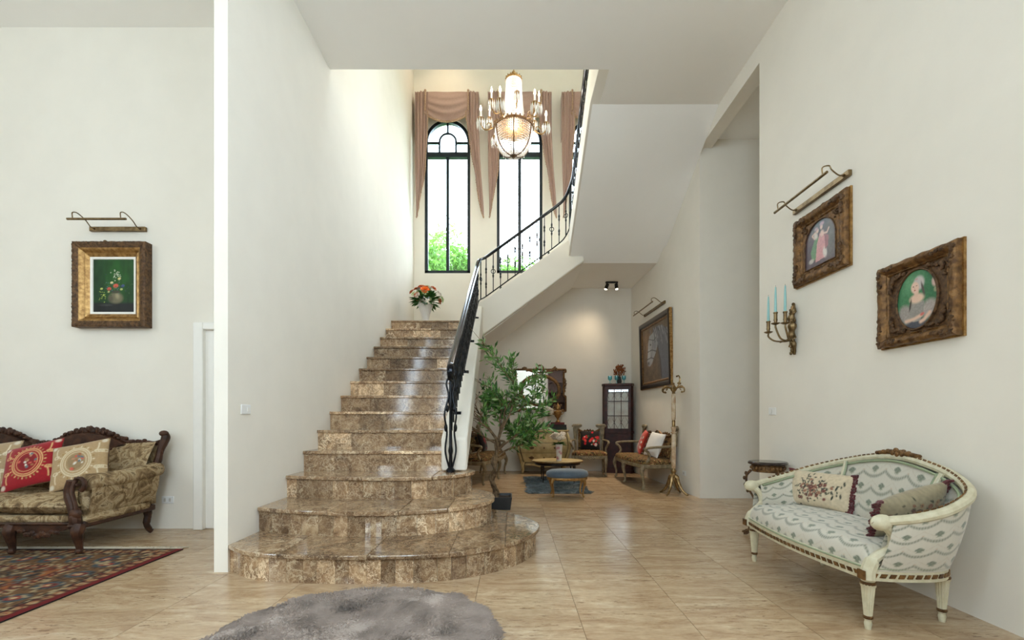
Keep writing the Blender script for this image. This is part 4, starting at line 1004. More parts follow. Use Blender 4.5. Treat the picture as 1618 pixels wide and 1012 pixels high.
mb.add(vs_, [(2*k, 2*k+1, 2*k+3, 2*k+2) for k in range(24)])
mb.add([(-aw, asz, .024), (-aw, ab, .024), (-ox, ab, .024), (-ox, oy, .024)], [(0, 1, 2, 3)]); mb.add([(aw, asz, .024), (aw, ab, .024), (ox, ab, .024), (ox, oy, .024)], [(3, 2, 1, 0)]); mb.add([(-ox, ab, .024), (ox, ab, .024), (ox, -oy, .024), (-ox, -oy, .024)], [(0, 1, 2, 3)])
mb.build('slip', 'gilt', pf)
mb = MB(); mb.tube([(x, y, .026) for x, y in arch], .006, 6, closed=True); mb.build('arch_bead', 'gilt_dark', pf)
for i, sx in enumerate((-1, 1)):
    mb = MB(); scroll_blobs(mb, sx*(ox-.035), oy-.035, .03, .035, i); mb.build('corner_ornament', 'gilt_dark', pf)
for i, (sx, sy) in enumerate(((-1, -1), (1, -1), (1, 1), (-1, 1))):
    mb = MB(); leafy(mb, [(sx*(W_/2-.045), sy*.12), (sx*(W_/2-.04), sy*(H_/2-.04)), (sx*.16, sy*(H_/2-.045))], .054, i, 26, .028); mb.build('corner_ornament', 'gilt_dark', pf)
p = Paint(2*aw, .38, 74, 76, (104, 88, 92)); p.ell(0, .16, .2, .12, (92, 98, 100), 0, .8); p.ell(.12, 0, .08, .2, (112, 112, 104), 0, .8, .8); p.ell(-.12, -.05, .08, .16, (92, 76, 84), 0, .8); p.dapple(40, .18, 3)
p.poly([(-.1, -.12), (-.03, -.13), (0, .05), (-.06, .06), (-.12, -.05)], (108, 142, 104)); p.ell(-.11, -.125, .04, .025, (196, 188, 178), 0, .5)
p.poly([(-.06, -.15), (.06, -.14), (.08, -.02), (.03, .07), (-.01, .07), (-.04, 0)], (206, 150, 150)); p.ell(.055, -.1, .03, .055, (216, 206, 198), .2, .5); p.poly([(.06, -.08), (.09, -.06), (.1, .02), (.05, .05)], (156, 104, 108))
p.ell(-.055, .07, .028, .04, (206, 196, 184), .4, .5); p.ell(.02, .065, .03, .035, (222, 190, 176), 0, .5); p.ell(.012, .12, .02, .024, (224, 194, 180), 0, .4); p.ell(-.035, .105, .02, .022, (216, 186, 170), 0, .4); p.ell(.018, .145, .035, .02, (190, 160, 170), 0, .5); p.ell(-.05, .125, .03, .018, (172, 148, 156), 0, .5)
p.line([(.03, .06), (.08, .05), (.1, .08)], .009, (222, 190, 176)); p.line([(-.07, .05), (-.1, .085), (-.06, .1)], .009, (216, 186, 170)); p.dapple(120, .12, 8)
mb = MB(); C_ = Matrix.Translation((0, 0, 0))
def inarch(x, y):
    yy = y+.0; return (np.abs(x) < aw) & (yy < asz+.165*np.sqrt(np.clip(1-(x/aw)**2, 0, 1)))
p.sheet(mb, .020, inarch); mb.build('picture_print', 'print_gloss', pf, 0)

# --- still life on the left
W_, H_ = .715, .83
pf = thing('still_life_painting', 'deep gilt-framed painting of flowers in a vase on dark green', 'picture', on_back(-3.915, 4.5, 2.395))
mb = MB(); moulding(mb, W_, H_, [(0, 0), (0, .085), (.012, .092), (.035, .086), (.06, .078)], .010, 4, 60); mb.build('frame', 'gilt_dark', pf, 50)
mb = MB(); moulding(mb, W_-.116, H_-.116, [(0, .07), (0, .079), (.015, .074), (.035, .05), (.045, .056), (.065, .044), (.085, .03)], 0); mb.build('inner_frame', 'gilt_bright', pf, 40)
mb = MB(); moulding(mb, W_-.28, H_-.28, [(-.006, .03), (-.006, .036), (.014, .034), (.018, .026)], 0); mb.build('slip', 'white_gloss', pf)
p = Paint(.42, .535, 84, 107, (24, 62, 24)); p.ell(.03, .12, .22, .3, (34, 92, 26), 0, .9, .8); p.ell(-.15, .05, .1, .3, (22, 50, 28), 0, .9, .6); p.blend(np.clip((-.155-p.Y)*40, 0, 1), (26, 28, 28)); p.ell(-.08, -.19, .1, .015, (64, 62, 64), 0, .8, .7); p.dapple(14, .25, 3, 3)
p.ell(.02, -.12, .085, .065, (110, 104, 80), 0, .35); p.ell(.035, -.10, .03, .045, (158, 150, 118), .2, .8, .8); p.ell(-.03, -.13, .035, .045, (74, 70, 56), 0, .6, .7); p.ell(.02, -.06, .055, .018, (66, 62, 50), 0, .4)
q = random.Random(11)
for i in range(70): p.ell(q.gauss(.02, .06), q.gauss(-.01, .035), .010, .005, [(52, 84, 40), (70, 100, 60), (40, 60, 70), (84, 110, 110)][i % 4], q.uniform(0, 3), .5)
for x, y, r, c in ((-.045, -.03, .025, (206, 92, 74)), (.02, 0, .03, (220, 100, 78)), (.055, .07, .018, (226, 206, 130)), (-.02, .03, .018, (224, 212, 160)), (-.12, -.03, .016, (196, 206, 110)), (.075, -.035, .016, (190, 200, 120)), (-.05, -.06, .013, (200, 196, 130)), (-.1, -.09, .010, (206, 214, 120)), (.09, 0, .02, (70, 84, 130))): p.ell(x, y, r, r*.75, c, .2, .4); p.ell(x, y-.2*r, r*.5, r*.3, tuple(int(v*.75) for v in c), 0, .5)
for i in range(26): p.ell(.03+q.gauss(0, .03), .11+q.gauss(0, .025), .007, .006, (196, 200, 176), 0, .5)
for i in range(16): p.ell(-.11+q.gauss(0, .02), -.09+q.gauss(0, .03), .006, .005, (176, 196, 84), 0, .5)
mb = MB(); p.sheet(mb, .026); mb.build('painting', 'canvas', pf, 0)
MB().lathe([(0, 0), (.02, 0), (.02, .008), (.006, .012), (0, .014)], 10, (-.05, H_/2, .06)).build('hanger', 'old_brass', pf)

# --- horse painting (the nook wall runs in slightly)
AW = -math.degrees(math.atan2(.10, YB-6.18)) * -1
def nookx(y): return 2.55-.10*(y-6.18)/(YB-6.18)
W_, H_ = 1.50, 1.20
pf = thing('horse_painting', 'large painting of a grey horse head in a black and gold frame', 'picture', on_right(nookx(7.88)-.002, 7.88, 2.22, AW) @ Matrix.Rotation(math.radians(1.5), 4, 'X'))
mb = MB(); moulding(mb, W_, H_, [(0, 0), (0, .05), (.02, .06), (.06, .055), (.085, .03)], 0); mb.build('frame', 'ebony', pf)
mb = MB(); moulding(mb, W_+.02, H_+.02, [(0, 0), (0, .045), (.02, .05), (.03, .03)], 0); mb.build('gold_edge', 'gilt_bright', pf)
mb = MB(); moulding(mb, W_-.165, H_-.165, [(0, .03), (.0, .038), (.025, .036), (.04, .02)], 0); mb.build('inner_frame', 'gilt', pf)
p = Paint(W_-.24, H_-.24, 110, 90, (108, 90, 74)); w2, h2 = p.w/2, p.h/2
p.ell(-.45, .3, .4, .4, (134, 104, 76), 0, .9, .7); p.ell(-.3, -.35, .6, .2, (92, 80, 68), 0, .9, .7); p.ell(.4, -.2, .35, .5, (74, 74, 80), 0, .9, .8); p.dapple(12, .25, 4); p.dapple(40, .15, 6)
_X0 = p.X.copy(); p.X = (p.X+.07)/1.35
p.poly([(-.02, .37), (.12, .43), (.32, .42), (.55, .25), (.63, 0), (.63, -.48), (.27, -.48), (.26, -.22), (.16, .10), (.10, .2)], (104, 106, 116))
p.poly([(-.14, .33), (.04, .37), (.14, .26), (.16, .12), (.08, -.01), (.0, -.09), (-.06, -.17), (-.15, -.21), (-.22, -.19), (-.25, -.10), (-.22, .05), (-.20, .20)], (150, 152, 158))
p.ell(.05, .13, .085, .10, (128, 130, 138), 0, .5, .9); p.ell(-.17, .02, .03, .16, (182, 184, 188), -.08, .6, .9); p.ell(-.19, -.15, .05, .05, (92, 90, 96), 0, .6, .9)
p.ell(-.10, .39, .02, .06, (112, 112, 120), .15, .4); p.ell(.02, .41, .022, .06, (96, 96, 104), -.2, .4)
q = random.Random(4)
for i in range(60):
    x = .0+.55*q.random(); y = .43-.55*max(0, x-.2)**1.3; p.line([(x, y), (x+q.uniform(.02, .12), y-q.uniform(.06, .3))], .010, [(70, 70, 80), (166, 168, 174), (52, 52, 60), (122, 124, 132)][i % 4], .75)
p.line([(-.22, .06), (-.06, .07), (.10, .02)], .010, (44, 42, 48)); p.line([(-.25, -.07), (-.10, -.06), (.0, -.09)], .011, (44, 40, 44)); p.line([(-.16, .28), (.02, .22), (.12, .26)], .008, (48, 46, 52)); p.line([(.0, .24), (-.08, -.06)], .008, (50, 48, 54))
p.ell(-.105, .17, .024, .016, (22, 20, 24)); p.ell(-.215, -.14, .014, .018, (36, 34, 38)); p.line([(.16, .10), (.24, -.16), (.27, -.44)], .02, (60, 60, 68), .8); p.X = _X0; p.dapple(60, .14, 9)
mb = MB(); p.sheet(mb, .021); mb.build('painting', 'canvas', pf, 0)

# ------------------------------------------------------------------ picture lights
def picture_light(label, m4, half, reach, tube_half=None, name='picture_light'):
    t = thing(name, label, 'lamp', m4, 'picture lights'); th = tube_half or half
    MB().box(-half, half, -.022, .022, 0, .03).build('wall_plate', 'old_brass', t, bevel=.004)
    MB().tube([(-th, .0, reach), (th, .0, reach)], .011, 10).build('lamp_tube', 'old_brass', t)
    for s in (-1, 1):
        x = s*(half-.05); a = MB(); a.tube(crom([(x, 0, .03), (x, .005, .07), (x, .045, .12), (x, .075, reach-.05), (x, .06, reach-.0), (x, .01, reach)], 6), .005, 6); a.lathe([(.012, 0), (.012, .012)], 8, (x, 0, .028)); a.build('arm', 'old_brass', t)
    return t
picture_light('brass picture light above the flower still life', on_back(-3.88, 4.5, 2.955), .275, .25)
picture_light('steel picture light above the arched picture', on_right(XR, 3.75, 2.94), .34, .19)
picture_light('small brass picture light above the horse painting', on_right(nookx(7.9), 7.95, 2.99, AW), .52, .22)

# ------------------------------------------------------------------ gilt wall sconce with three candles
sc_ = thing('wall_sconce', 'gilt rococo wall sconce with three arms on the right wall', 'sconce', on_right(XR, 4.09, 1.89))
mb = MB(); q = random.Random(2)
mb.tube(crom([(0, -.225, .012), (.012, -.15, .025), (-.012, -.07, .035), (.01, .02, .04), (-.01, .10, .035), (.012, .17, .03), (.0, .235, .018)], 6), [.010+.022*math.sin(PI*min(1, k/36))*(1+.3*math.sin(k*1.1)) for k in range(37)], 8)
for k in range(34):
    y = -.215+.44*k/33; wv = .035*(1-abs(y)/.28); mb.ball((q.uniform(-1, 1)*wv, y, .03+q.uniform(-.01, .02)), (.012, .018, .012), 6, 4)
for y, s in ((.15, 1), (.05, -1), (-.08, 1), (-.15, -1)): mb.tube([(s*(.02+(.03-.003*k)*math.cos(k*.8)), y+(.03-.003*k)*math.sin(k*.8), .03) for k in range(9)], .007, 5)
mb.build('back_plate', 'old_brass', sc_)
cand = [(-.10, -.02, .19), (-.02, .045, .17), (.075, .03, .14)]
for i, (x, y, z) in enumerate(cand):
    a = MB(); a.tube(crom([(0, -.09, .035), (x*.4, -.10, .07), (x*.8, -.085+.2*y, z*.75), (x, y-.03, z*.98), (x, y, z)], 6), .008, 6); a.ball((x*.6, -.10, .1), .012, 6, 4)
    a.M = T(x, y, z) @ Matrix.Rotation(-PI/2, 4, 'X'); a.lathe([(0, 0), (.02, .004), (.038, .014), (.036, .018), (.014, .018), (.013, .03), (.017, .045), (.015, .055), (.015, .10), (.019, .105), (.019, .115), (0, .115)], 12); a.build('candle_arm', 'old_brass', sc_)
for i, (x, y, z) in enumerate(cand):
    t = thing('candle', ['pale blue candle on the far left arm of the wall sconce', 'pale blue candle on the middle arm of the wall sconce', 'pale blue candle on the sconce arm nearest the gilt back plate'][i], 'candle', on_right(XR, 4.09, 1.89) @ T(x, y+.1155, z) @ Matrix.Rotation(-PI/2, 4, 'X'), 'candles in the wall sconce')
    MB().lathe([(.0115, 0), (.0115, .01), (.009, .16), (.0055, .225), (0, .232)], 12).build('wax', 'candle_blue', t)
    MB().tube([(0, 0, .228), (.001, 0, .242)], .0012, 5).build('wick', 'basecloth', t)

# ------------------------------------------------------------------ switches and sockets
def plate(name, label, m4, cat, rockers):
    t = thing(name, label, cat, m4); MB().box(-.06, .06, -.036, .036, 0, .008).build('cover_plate', 'white_plastic', t, bevel=.003)
    for x in rockers: MB().box(x-.011, x+.011, -.018, .018, .008, .012).build('rocker' if cat == 'switch' else 'socket', 'white_gloss' if cat == 'switch' else 'concrete', t, bevel=.002)
plate('light_switch', 'white light switch on the stairwell partition wall', on_left(XL, 3.44, 1.16), 'switch', (.02,))
plate('light_switch', 'white light switch on the right wall left of the settee', on_right(XR, 4.45, 1.16), 'switch', (-.01,))
plate('wall_socket', 'white wall socket beside the carved sofa', on_back(-3.40, 4.5, .285), 'socket', (-.025, .025))
plate('wall_socket', 'white wall socket behind the coat stand', on_right(nookx(6.69), 6.69, .28, AW), 'socket', (0,))

# ------------------------------------------------------------------ bronze pedestal table behind the settee
pt = thing('pedestal_table', 'small round bronze-legged side table with dark marble top behind the settee', 'table', floor_at(2.36, 4.20, 0, 20))
MB().lathe([(0, .665), (.15, .665), (.165, .672), (.165, .685), (.155, .695), (0, .695)], 28).build('table_top', 'marble_dark', pt)
mb = MB(); mb.lathe([(.13, .60), (.135, .605), (.135, .612), (.13, .617), (.13, .655), (.14, .66), (.14, .666)], 28)
for k in range(24): a = 2*PI*k/24; mb.ball((.136*math.cos(a), .136*math.sin(a), .636), (.013, .013, .016), 6, 4)
mb.build('gallery', 'gilt', pt)
for k in range(3):
    a = 2*PI*k/3+2.35; ca, sa = math.cos(a), math.sin(a)
    pr = crom([(.135, 0, .61), (.175, 0, .55), (.165, 0, .45), (.12, 0, .36), (.09, 0, .26), (.11, 0, .16), (.15, 0, .07), (.165, 0, .02), (.20, 0, .012)], 5)
    mb = MB(); mb.M = Matrix.Rotation(a, 4, 'Z'); mb.tube(pr, [.013-.004*math.sin(PI*i/40) for i in range(41)], 7)
    for i in (3, 6, 9, 12, 20, 24, 28, 33): x, y, z = pr[i]; mb.ball((x+.016, 0, z), (.014, .009, .02), 6, 4)
    mb.tube([(.19+.02*math.cos(j*.7), 0, .022+.012*math.sin(j*.7)) for j in range(8)], .008, 5); mb.build('leg', 'gilt_dark', pt)
MB().lathe([(0, .24), (.10, .24), (.105, .246), (.10, .252), (0, .252)], 18).build('shelf', 'marble_dark', pt)
# ================================================================== sitting corner under the stairs
# --- carved chairs of one suite (front towards local -y)
def suite_seat(name, label, cat, m4, W, group):
    t = thing(name, label, cat, m4, group); hw = W/2; two = W > 1
    def rail_pts(): return [(-hw+.04, .24), (-hw, -.18), (-hw*.55, -.27), (0, -.285), (hw*.55, -.27), (hw, -.18), (hw-.04, .24)]
    P = crom([(a, b, 0) for a, b in rail_pts()], 6); poly = [(p[0], p[1]) for p in P]
    MB().prism(poly, .33, .395).build('seat_rail', 'grey_wood', t, bevel=.012)
    mb = MB(); N = len(poly); cx, cy = 0, -.02; vs_ = []; R5 = [(1.0, .392), (.985, .425), (.93, .452), (.7, .468), (.35, .476), (.02, .478)]
    for s, z in R5: vs_ += [(cx+(p[0]-cx)*s, cy+(p[1]-cy)*s, z) for p in poly]
    mb.add(vs_, [(r*N+i, r*N+(i+1) % N, (r+1)*N+(i+1) % N, (r+1)*N+i) for r in range(5) for i in range(N)]+[tuple(range(5*N, 6*N))]); mb.build('seat', 'tapestry', t, 180)
    mb = MB()
    for k in range(15): a = -1+k/7; mb.ball((a*.1, -.295, .345+.012*math.sin(k*2)), (.014, .010, .014), 6, 4)
    mb.build('seat_carving', 'grey_wood', t)
    fx = [-hw+.035, hw-.035]+([0] if two else [])
    for x in fx:
        y = -.20 if abs(x) > .01 else -.26
        MB().tube(crom([(x, y, .37), (x*1.015, y-.03, .27), (x, y-.005, .15), (x, y+.0, .06), (x*1.01, y-.02, .012)], 5), [.034, .036, .037, .036, .034, .031, .028, .026, .024, .022, .020, .019, .018, .018, .018, .019, .021, .023, .024, .022, .016], 9).build('leg', 'grey_wood', t)
    for x in (-hw+.06, hw-.06): MB().tube([(x, .23, .37), (x, .25, .2), (x*1.01, .29, .008)], [.022, .02, .016], 8).build('leg', 'grey_wood', t)
    # back: posts, broad scrolled ears, dipped top rail, upholstered splat
    for s in (-1, 1):
        MB().tube(crom([(s*(hw-.07), .23, .38), (s*(hw-.075), .25, .55), (s*(hw-.055), .28, .72), (s*(hw-.04), .31, .9)], 5), .021, 8).build('back_post', 'grey_wood', t)
        x0 = s*(hw-.10); mb = MB()
        ear = [(-.10, .955), (-.07, .97), (.07, .97), (.105, .945), (.10, .915), (.065, .90), (.055, .84), (.06, .76), (.045, .66), (.005, .66), (-.01, .76), (-.015, .85), (-.05, .895), (-.095, .915)]
        mb.prism([(x0+s*a*1.0, b) for a, b in ear], .285, .325, 'y'); mb.tube([(x0-.085, .30, .943), (x0+.085, .30, .943)], .026, 8); mb.build('back_ear', 'grey_wood', t, bevel=.006)
    n = 2 if two else 1
    for k in range(n):
        c = 0 if n == 1 else (-hw/2+.02, hw/2-.02)[k]; w = (hw-.12) if n == 1 else (hw/2-.07)
        mb = MB(); mb.surf(10, 10, lambda u, v: (c-w+2*w*u, .245+.055*v-.02*math.sin(PI*u)*math.sin(PI*v), .46+(.40-.07*(1-(2*u-1)**2))*v)); mb.surf(4, 4, lambda u, v: (c-w+2*w*u, .27+.055*v, .46+(.40-.07*(1-(2*u-1)**2))*v)); mb.build('back_panel', 'tapestry', t, 180)
        mb = MB(); mb.tube([(c-w+2*w*i/16, .30, .87-.075*(1-(2*i/16-1)**2)) for i in range(17)], .018, 8)
        for i in range(12): a = -1+2*i/11; mb.ball((c+a*w*.45, .292, .825+.02*math.cos(a*1.5)+.012*math.sin(i*2)), (.018, .012, .018), 6, 4)
        mb.build('top_rail', 'gilt', t)
    if two: MB().tube([(0, .24, .40), (0, .275, .65), (0, .30, .86)], .02, 8).build('back_post', 'grey_wood', t)
    for s in (-1, 1):
        MB().tube(crom([(s*(hw-.06), .27, .66), (s*(hw-.01), .12, .655), (s*(hw+.015), -.06, .65), (s*(hw+.02), -.17, .635), (s*(hw+.015), -.185, .61), (s*(hw-.005), -.14, .57), (s*(hw-.03), -.115, .50), (s*(hw-.02), -.15, .43), (s*(hw-.02), -.165, .38)], 5), [.02]*15+[.022]*8+[.02]*18, 8).build('arm', 'grey_wood', t)
    return t
G_CH = 'carved suite under the stairs'
suite_seat('armchair', 'carved armchair with brown tapestry in front of the corner cabinet', 'armchair', floor_at(1.47, 8.66, 0, -8), .66, G_CH)
suite_seat('loveseat', 'carved two-seat bench against the wall below the horse painting', 'loveseat', floor_at(2.15, 7.62, 0, -88), 1.62, G_CH)
suite_seat('loveseat', 'carved two-seat bench half hidden behind the olive tree', 'loveseat', floor_at(-.50, 8.10, 0, 78), 1.62, G_CH)
def toss(name, label, m4, p, t=.12):
    c = thing(name, label, 'cushion', m4, 'small cushions on the carved suite'); mb = MB(); p.pillow(mb, t, .05); mb.build('cover', 'fabric', c, 180); 
    e = MB(); w, h = p.w/2*.97, p.h/2*.97; e.tube([(-w, 0, -h), (0, 0, -h*.97), (w, 0, -h), (w*.97, 0, 0), (w, 0, h), (0, 0, h*.97), (-w, 0, h), (-w*.97, 0, 0)], .004, 5, closed=True); e.build('piping', 'basecloth' if 'white' not in label else 'white_silk', c)
def posy(bgc, cols, seed, n=30, w=.4):
    p = Paint(w, w, 50, 50, bgc); q = random.Random(seed)
    for i in range(n): r = q.uniform(.015, .04); p.ell(q.gauss(0, .09), q.gauss(-.01, .09), r, r*.8, cols[i % len(cols)], q.uniform(0, 3), .4)
    return p
def seat_at(base, lx, ly, lz, h, rz=0, le=-18, roll=0): return base @ T(lx, ly, lz) @ Matrix.Rotation(math.radians(rz), 4, 'Z') @ Matrix.Rotation(math.radians(le), 4, 'X') @ T(0, 0, h/2) @ Matrix.Rotation(math.radians(roll), 4, 'Y')
B1, B2, B3 = floor_at(1.47, 8.66, 0, -8), floor_at(2.15, 7.62, 0, -88), floor_at(-.50, 8.10, 0, 78)
toss('floral_cushion', 'black cushion with bright red flowers on the armchair', seat_at(B1, .02, .10, .485, .36), posy((24, 18, 18), [(206, 30, 40), (224, 60, 60), (230, 196, 190), (60, 84, 50), (206, 40, 44)], 3, 34, .37))
p = posy((190, 60, 44), [(206, 190, 170), (60, 70, 80), (214, 84, 50), (230, 210, 190), (120, 110, 120), (40, 44, 54)], 6, 40, .42); toss('floral_cushion', 'orange-red figured cushion at the far end of the bench', seat_at(B2, -.28, .06, .485, .40, -12, -20, 4), p)
p = Paint(.40, .40, 40, 40, (228, 224, 220)); p.dapple(30, .03, 3); toss('white_cushion', 'plain white cushion at the near end of the bench', seat_at(B2, .38, .05, .485, .38, 14, -20, 5), p, .13)
toss('floral_cushion', 'black and red flowered cushion on the bench behind the olive tree', seat_at(B3, .38, .08, .485, .36, 5), posy((26, 18, 18), [(180, 24, 34), (206, 44, 50), (120, 20, 26), (60, 40, 36)], 8, 34, .38))

# --- bombe chest of drawers
ch = thing('chest_of_drawers', 'cream painted bombe chest with three drawers under the mirror', 'chest', floor_at(.62, 9.07))
def bul(t): return math.sin(PI*min(1, max(0, t))**.8)
def hwid(z): t = (z-.18)/.64; return .455+.075*math.sin(PI*(t**1.25))*1.0+.02*t
def fy(x, z): t = (z-.18)/.64; return -.17-.06*math.sin(PI*t**1.2)-.025*math.cos(PI*x/.5)
def ring_at(z):
    h = hwid(z); pts = [(-h, .26)]+[(-h, .26-.10*k) for k in (1, 2)]+[(-h+.0, -.02), (-h+.03, fy(-h, z)+.09)]
    m = [(-h+.075+(2*h-.15)*k/14, fy(-h+.075+(2*h-.15)*k/14, z)) for k in range(15)]
    return pts+m+[(-a, b) for a, b in pts[::-1]]
mb = MB(); zs_ = [.18+.64*k/16 for k in range(17)]; n0 = len(ring_at(.3)); vs_ = [(x, y, z) for z in zs_ for x, y in ring_at(z)]
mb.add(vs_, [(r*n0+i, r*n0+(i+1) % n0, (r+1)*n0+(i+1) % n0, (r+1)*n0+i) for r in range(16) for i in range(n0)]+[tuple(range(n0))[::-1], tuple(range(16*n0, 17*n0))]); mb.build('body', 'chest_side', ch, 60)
for z0, z1 in ((.225, .405), (.415, .60), (.61, .79)):
    def pt_(u, v, o): z = z0+(z1-z0)*v; h = hwid(z)-.085; x = -h+2*h*u; return (x, fy(x, z)-o, z)
    mb = MB(); mb.surf(14, 6, lambda u, v: pt_(u, v, .012)); 
    b0 = [pt_(k/14, 0, .012) for k in range(15)]+[pt_(1, k/6, .012) for k in range(1, 7)]+[pt_(1-k/14, 1, .012) for k in range(1, 15)]+[pt_(0, 1-k/6, .012) for k in range(1, 6)]
    mb.add([q_ for q_ in b0]+[(a, b+.014, c) for a, b, c in b0], [(i, (i+1) % len(b0), len(b0)+(i+1) % len(b0), len(b0)+i) for i in range(len(b0))])
    d = mb.build('drawer', 'cream_chest', ch, 40); zc = (z0+z1)/2
    for x in (-.24, .24):
        y = fy(x, zc)-.016; k = MB(); k.prism([(x-.07, zc+.005), (x-.035, zc+.015), (x, zc+.028), (x+.035, zc+.015), (x+.07, zc+.005), (x+.035, zc-.005), (x, zc-.02), (x-.035, zc-.005)], y-.004, y+.004, 'y'); k.tube(crom([(x-.045, y-.005, zc+.004), (x-.03, y-.02, zc-.016), (x, y-.022, zc-.02), (x+.03, y-.02, zc-.016), (x+.045, y-.005, zc+.004)], 4), .006, 6); k.build('handle', 'gilt_dark', d)
    y = fy(0, zc)-.015; MB().prism([(-.012, zc-.018), (.012, zc-.018), (.016, zc+.006), (0, zc+.024), (-.016, zc+.006)], y-.003, y+.004, 'y').build('escutcheon', 'gilt_dark', d)
top_o = [(-.515, .27), (-.515, -.06), (-.46, -.17)]+[(-.42+.84*k/16, -.205-.03*math.cos(PI*(-.42+.84*k/16)/.45)) for k in range(17)]+[(.46, -.17), (.515, -.06), (.515, .27)]
MB().prism(top_o, .82, .852).build('top', 'cream_chest', ch, bevel=.010)
ap_ = [(-.36, .2), (.36, .2), (.36, .17), (.2, .155), (.1, .13), (0, .115), (-.1, .13), (-.2, .155), (-.36, .17)]
MB().prism(ap_, -.205, -.185, 'y').build('apron', 'cream_chest', ch)
for x, y in ((-.40, -.14), (.40, -.14), (-.40, .2), (.40, .2)):
    s = 1 if x > 0 else -1; MB().tube(crom([(x, y, .22), (x+s*.012, y-.014, .15), (x, y, .07), (x+s*.02, y-.02, .012)], 5), [.04, .04, .04, .038, .036, .034, .032, .03, .028, .026, .024, .022, .022, .022, .022, .018], 9).build('leg', 'cream_chest', ch)
    if y < 0: 
        mb = MB(); mb.tube([(s*(hwid(z)-.035), fy(s*hwid(z), z)+.035, z) for z in [.2+.6*k/14 for k in range(15)]], .03, 8); mb.build('corner_stile', 'cream_chest', ch)

# --- gilt mirror
mr = thing('wall_mirror', 'ornate gilt mirror with oval centre and laurel wreath crest', 'mirror', on_back(.57, YB, 1.656))
hw_, hh_ = .53, .425
step = [(-hw_, -hh_), (-hw_+.12, -hh_), (-hw_+.12, -hh_+.04), (hw_-.12, -hh_+.04), (hw_-.12, -hh_), (hw_, -hh_), (hw_, -hh_+.30), (hw_-.04, -hh_+.32), (hw_-.04, hh_-.05), (hw_, hh_-.05), (hw_, hh_), (-hw_, hh_), (-hw_, hh_-.05), (-hw_+.04, hh_-.05), (-hw_+.04, -hh_+.32), (-hw_, -hh_+.30)]
MB().prism(step, .005, .02).build('outer_mirror', 'mirror', mr)
den = []
for a, b in zip(step, step[1:]+step[:1]):
    for k in range(6): den.append((a[0]+(b[0]-a[0])*k/6, a[1]+(b[1]-a[1])*k/6, .026))
MB().tube(den, .020, 8, closed=True).build('outer_frame', 'gilt', mr)
N = 56; ox, oy = .375, .275
MB().lathe([(0, 0), (1, 0)], 40).v and None
mb = MB(); mb.add([(0, 0, .034)]+[(ox*math.cos(2*PI*k/N), oy*math.sin(2*PI*k/N), .034) for k in range(N)], [(0, 1+k, 1+(k+1) % N) for k in range(N)]); mb.build('oval_mirror', 'mirror', mr, 0)
mb = MB(); mb.tube([((ox+.02)*math.cos(2*PI*k/N), (oy+.02)*math.sin(2*PI*k/N), .034) for k in range(N)], .034, 10, closed=True); mb.tube([((ox+.045)*math.cos(2*PI*k/N), (oy+.045)*math.sin(2*PI*k/N), .036) for k in range(N)], .016, 6, closed=True); mb.build('oval_frame', 'gilt', mr)
mb = MB(); cy = hh_+.01
for k in range(30): a = 2*PI*k/30; mb.ball((.075*math.cos(a), cy+.075*math.sin(a), .03), (.02, .02, .018), 6, 4)
mb.tube([(.075*math.cos(2*PI*k/24), cy+.075*math.sin(2*PI*k/24), .03) for k in range(24)], .016, 6, closed=True)
for s in (-1, 1):
    leafy(mb, [(s*.05, cy-.07), (s*.15, cy-.045), (s*.24, cy-.02), (s*.30, cy+.0)], .035, 3+s, 26, .034); leafy(mb, [(s*.26, cy-.03), (s*.31, cy+.03), (s*.36, cy-.01)], .035, 8+s, 14, .034)
mb.build('wreath_crest', 'gilt', mr)
for s in (-1, 1):
    mb = MB(); leafy(mb, [(s*(hw_-.02), .22), (s*(hw_+.0), .12), (s*(hw_-.02), .02), (s*(hw_-.03), -.08)], .03, 5, 18, .03); mb.build('side_carving', 'gilt', mr)
    mb = MB(); leafy(mb, [(s*.30, -.30), (s*.38, -.34), (s*.44, -.30)], .03, 6, 12, .034); mb.build('side_carving', 'gilt', mr)

# --- things on the chest
def flower_head(mb, c, r, n, seed, mat=None):
    q = random.Random(seed); c = Vector(c); mb.ball(tuple(c+Vector((0, 0, r*.1))), (r*.62, r*.62, r*.5), 8, 6)
    for i in range(n):
        a = 2.4*i; t = (i/n)**.6; rr = r*t; z = r*.5*(1-t*t)
        tip = c+Vector((rr*math.cos(a), rr*math.sin(a), z)); w = r*.42; ta = Vector((-math.sin(a), math.cos(a), 0)); out_ = Vector((math.cos(a)*.6, math.sin(a)*.6, .8-.7*t))
        mb.add([c+(tip-c)*.25, tip-ta*w+out_*r*.05, tip+out_*r*.35, tip+ta*w+out_*r*.05], [(0, 1, 2, 3)])
def leaf(mb, a, d, ln, wd, droop=.3):
    a = Vector(a); d = Vector(d).normalized(); s = d.cross(Vector((0, 0, 1))); s = s.normalized() if s.length > .05 else Vector((1, 0, 0)); m_ = a+d*ln*.5+Vector((0, 0, .02*ln)); e = a+d*ln-Vector((0, 0, droop*ln*.4))
    mb.add([a, m_-s*wd/2, e, m_+s*wd/2], [(0, 1, 2, 3)])
vz = thing('flower_vase', 'white pedestal vase of white flowers on the chest of drawers', 'vase', floor_at(.66, 8.95, .852))
MB().lathe([(0, 0), (.05, 0), (.055, .012), (.03, .04), (.024, .06), (.05, .10), (.06, .16), (.055, .21), (.04, .25), (.05, .27), (.045, .27), (.035, .25), (0, .24)], 18).build('vase_body', 'white_china', vz)
mb, ml = MB(), MB(); q = random.Random(8)
for i in range(14): flower_head(mb, (q.gauss(.02, .075), q.gauss(0, .06), .34+q.uniform(-.04, .08)), .058, 16, i)
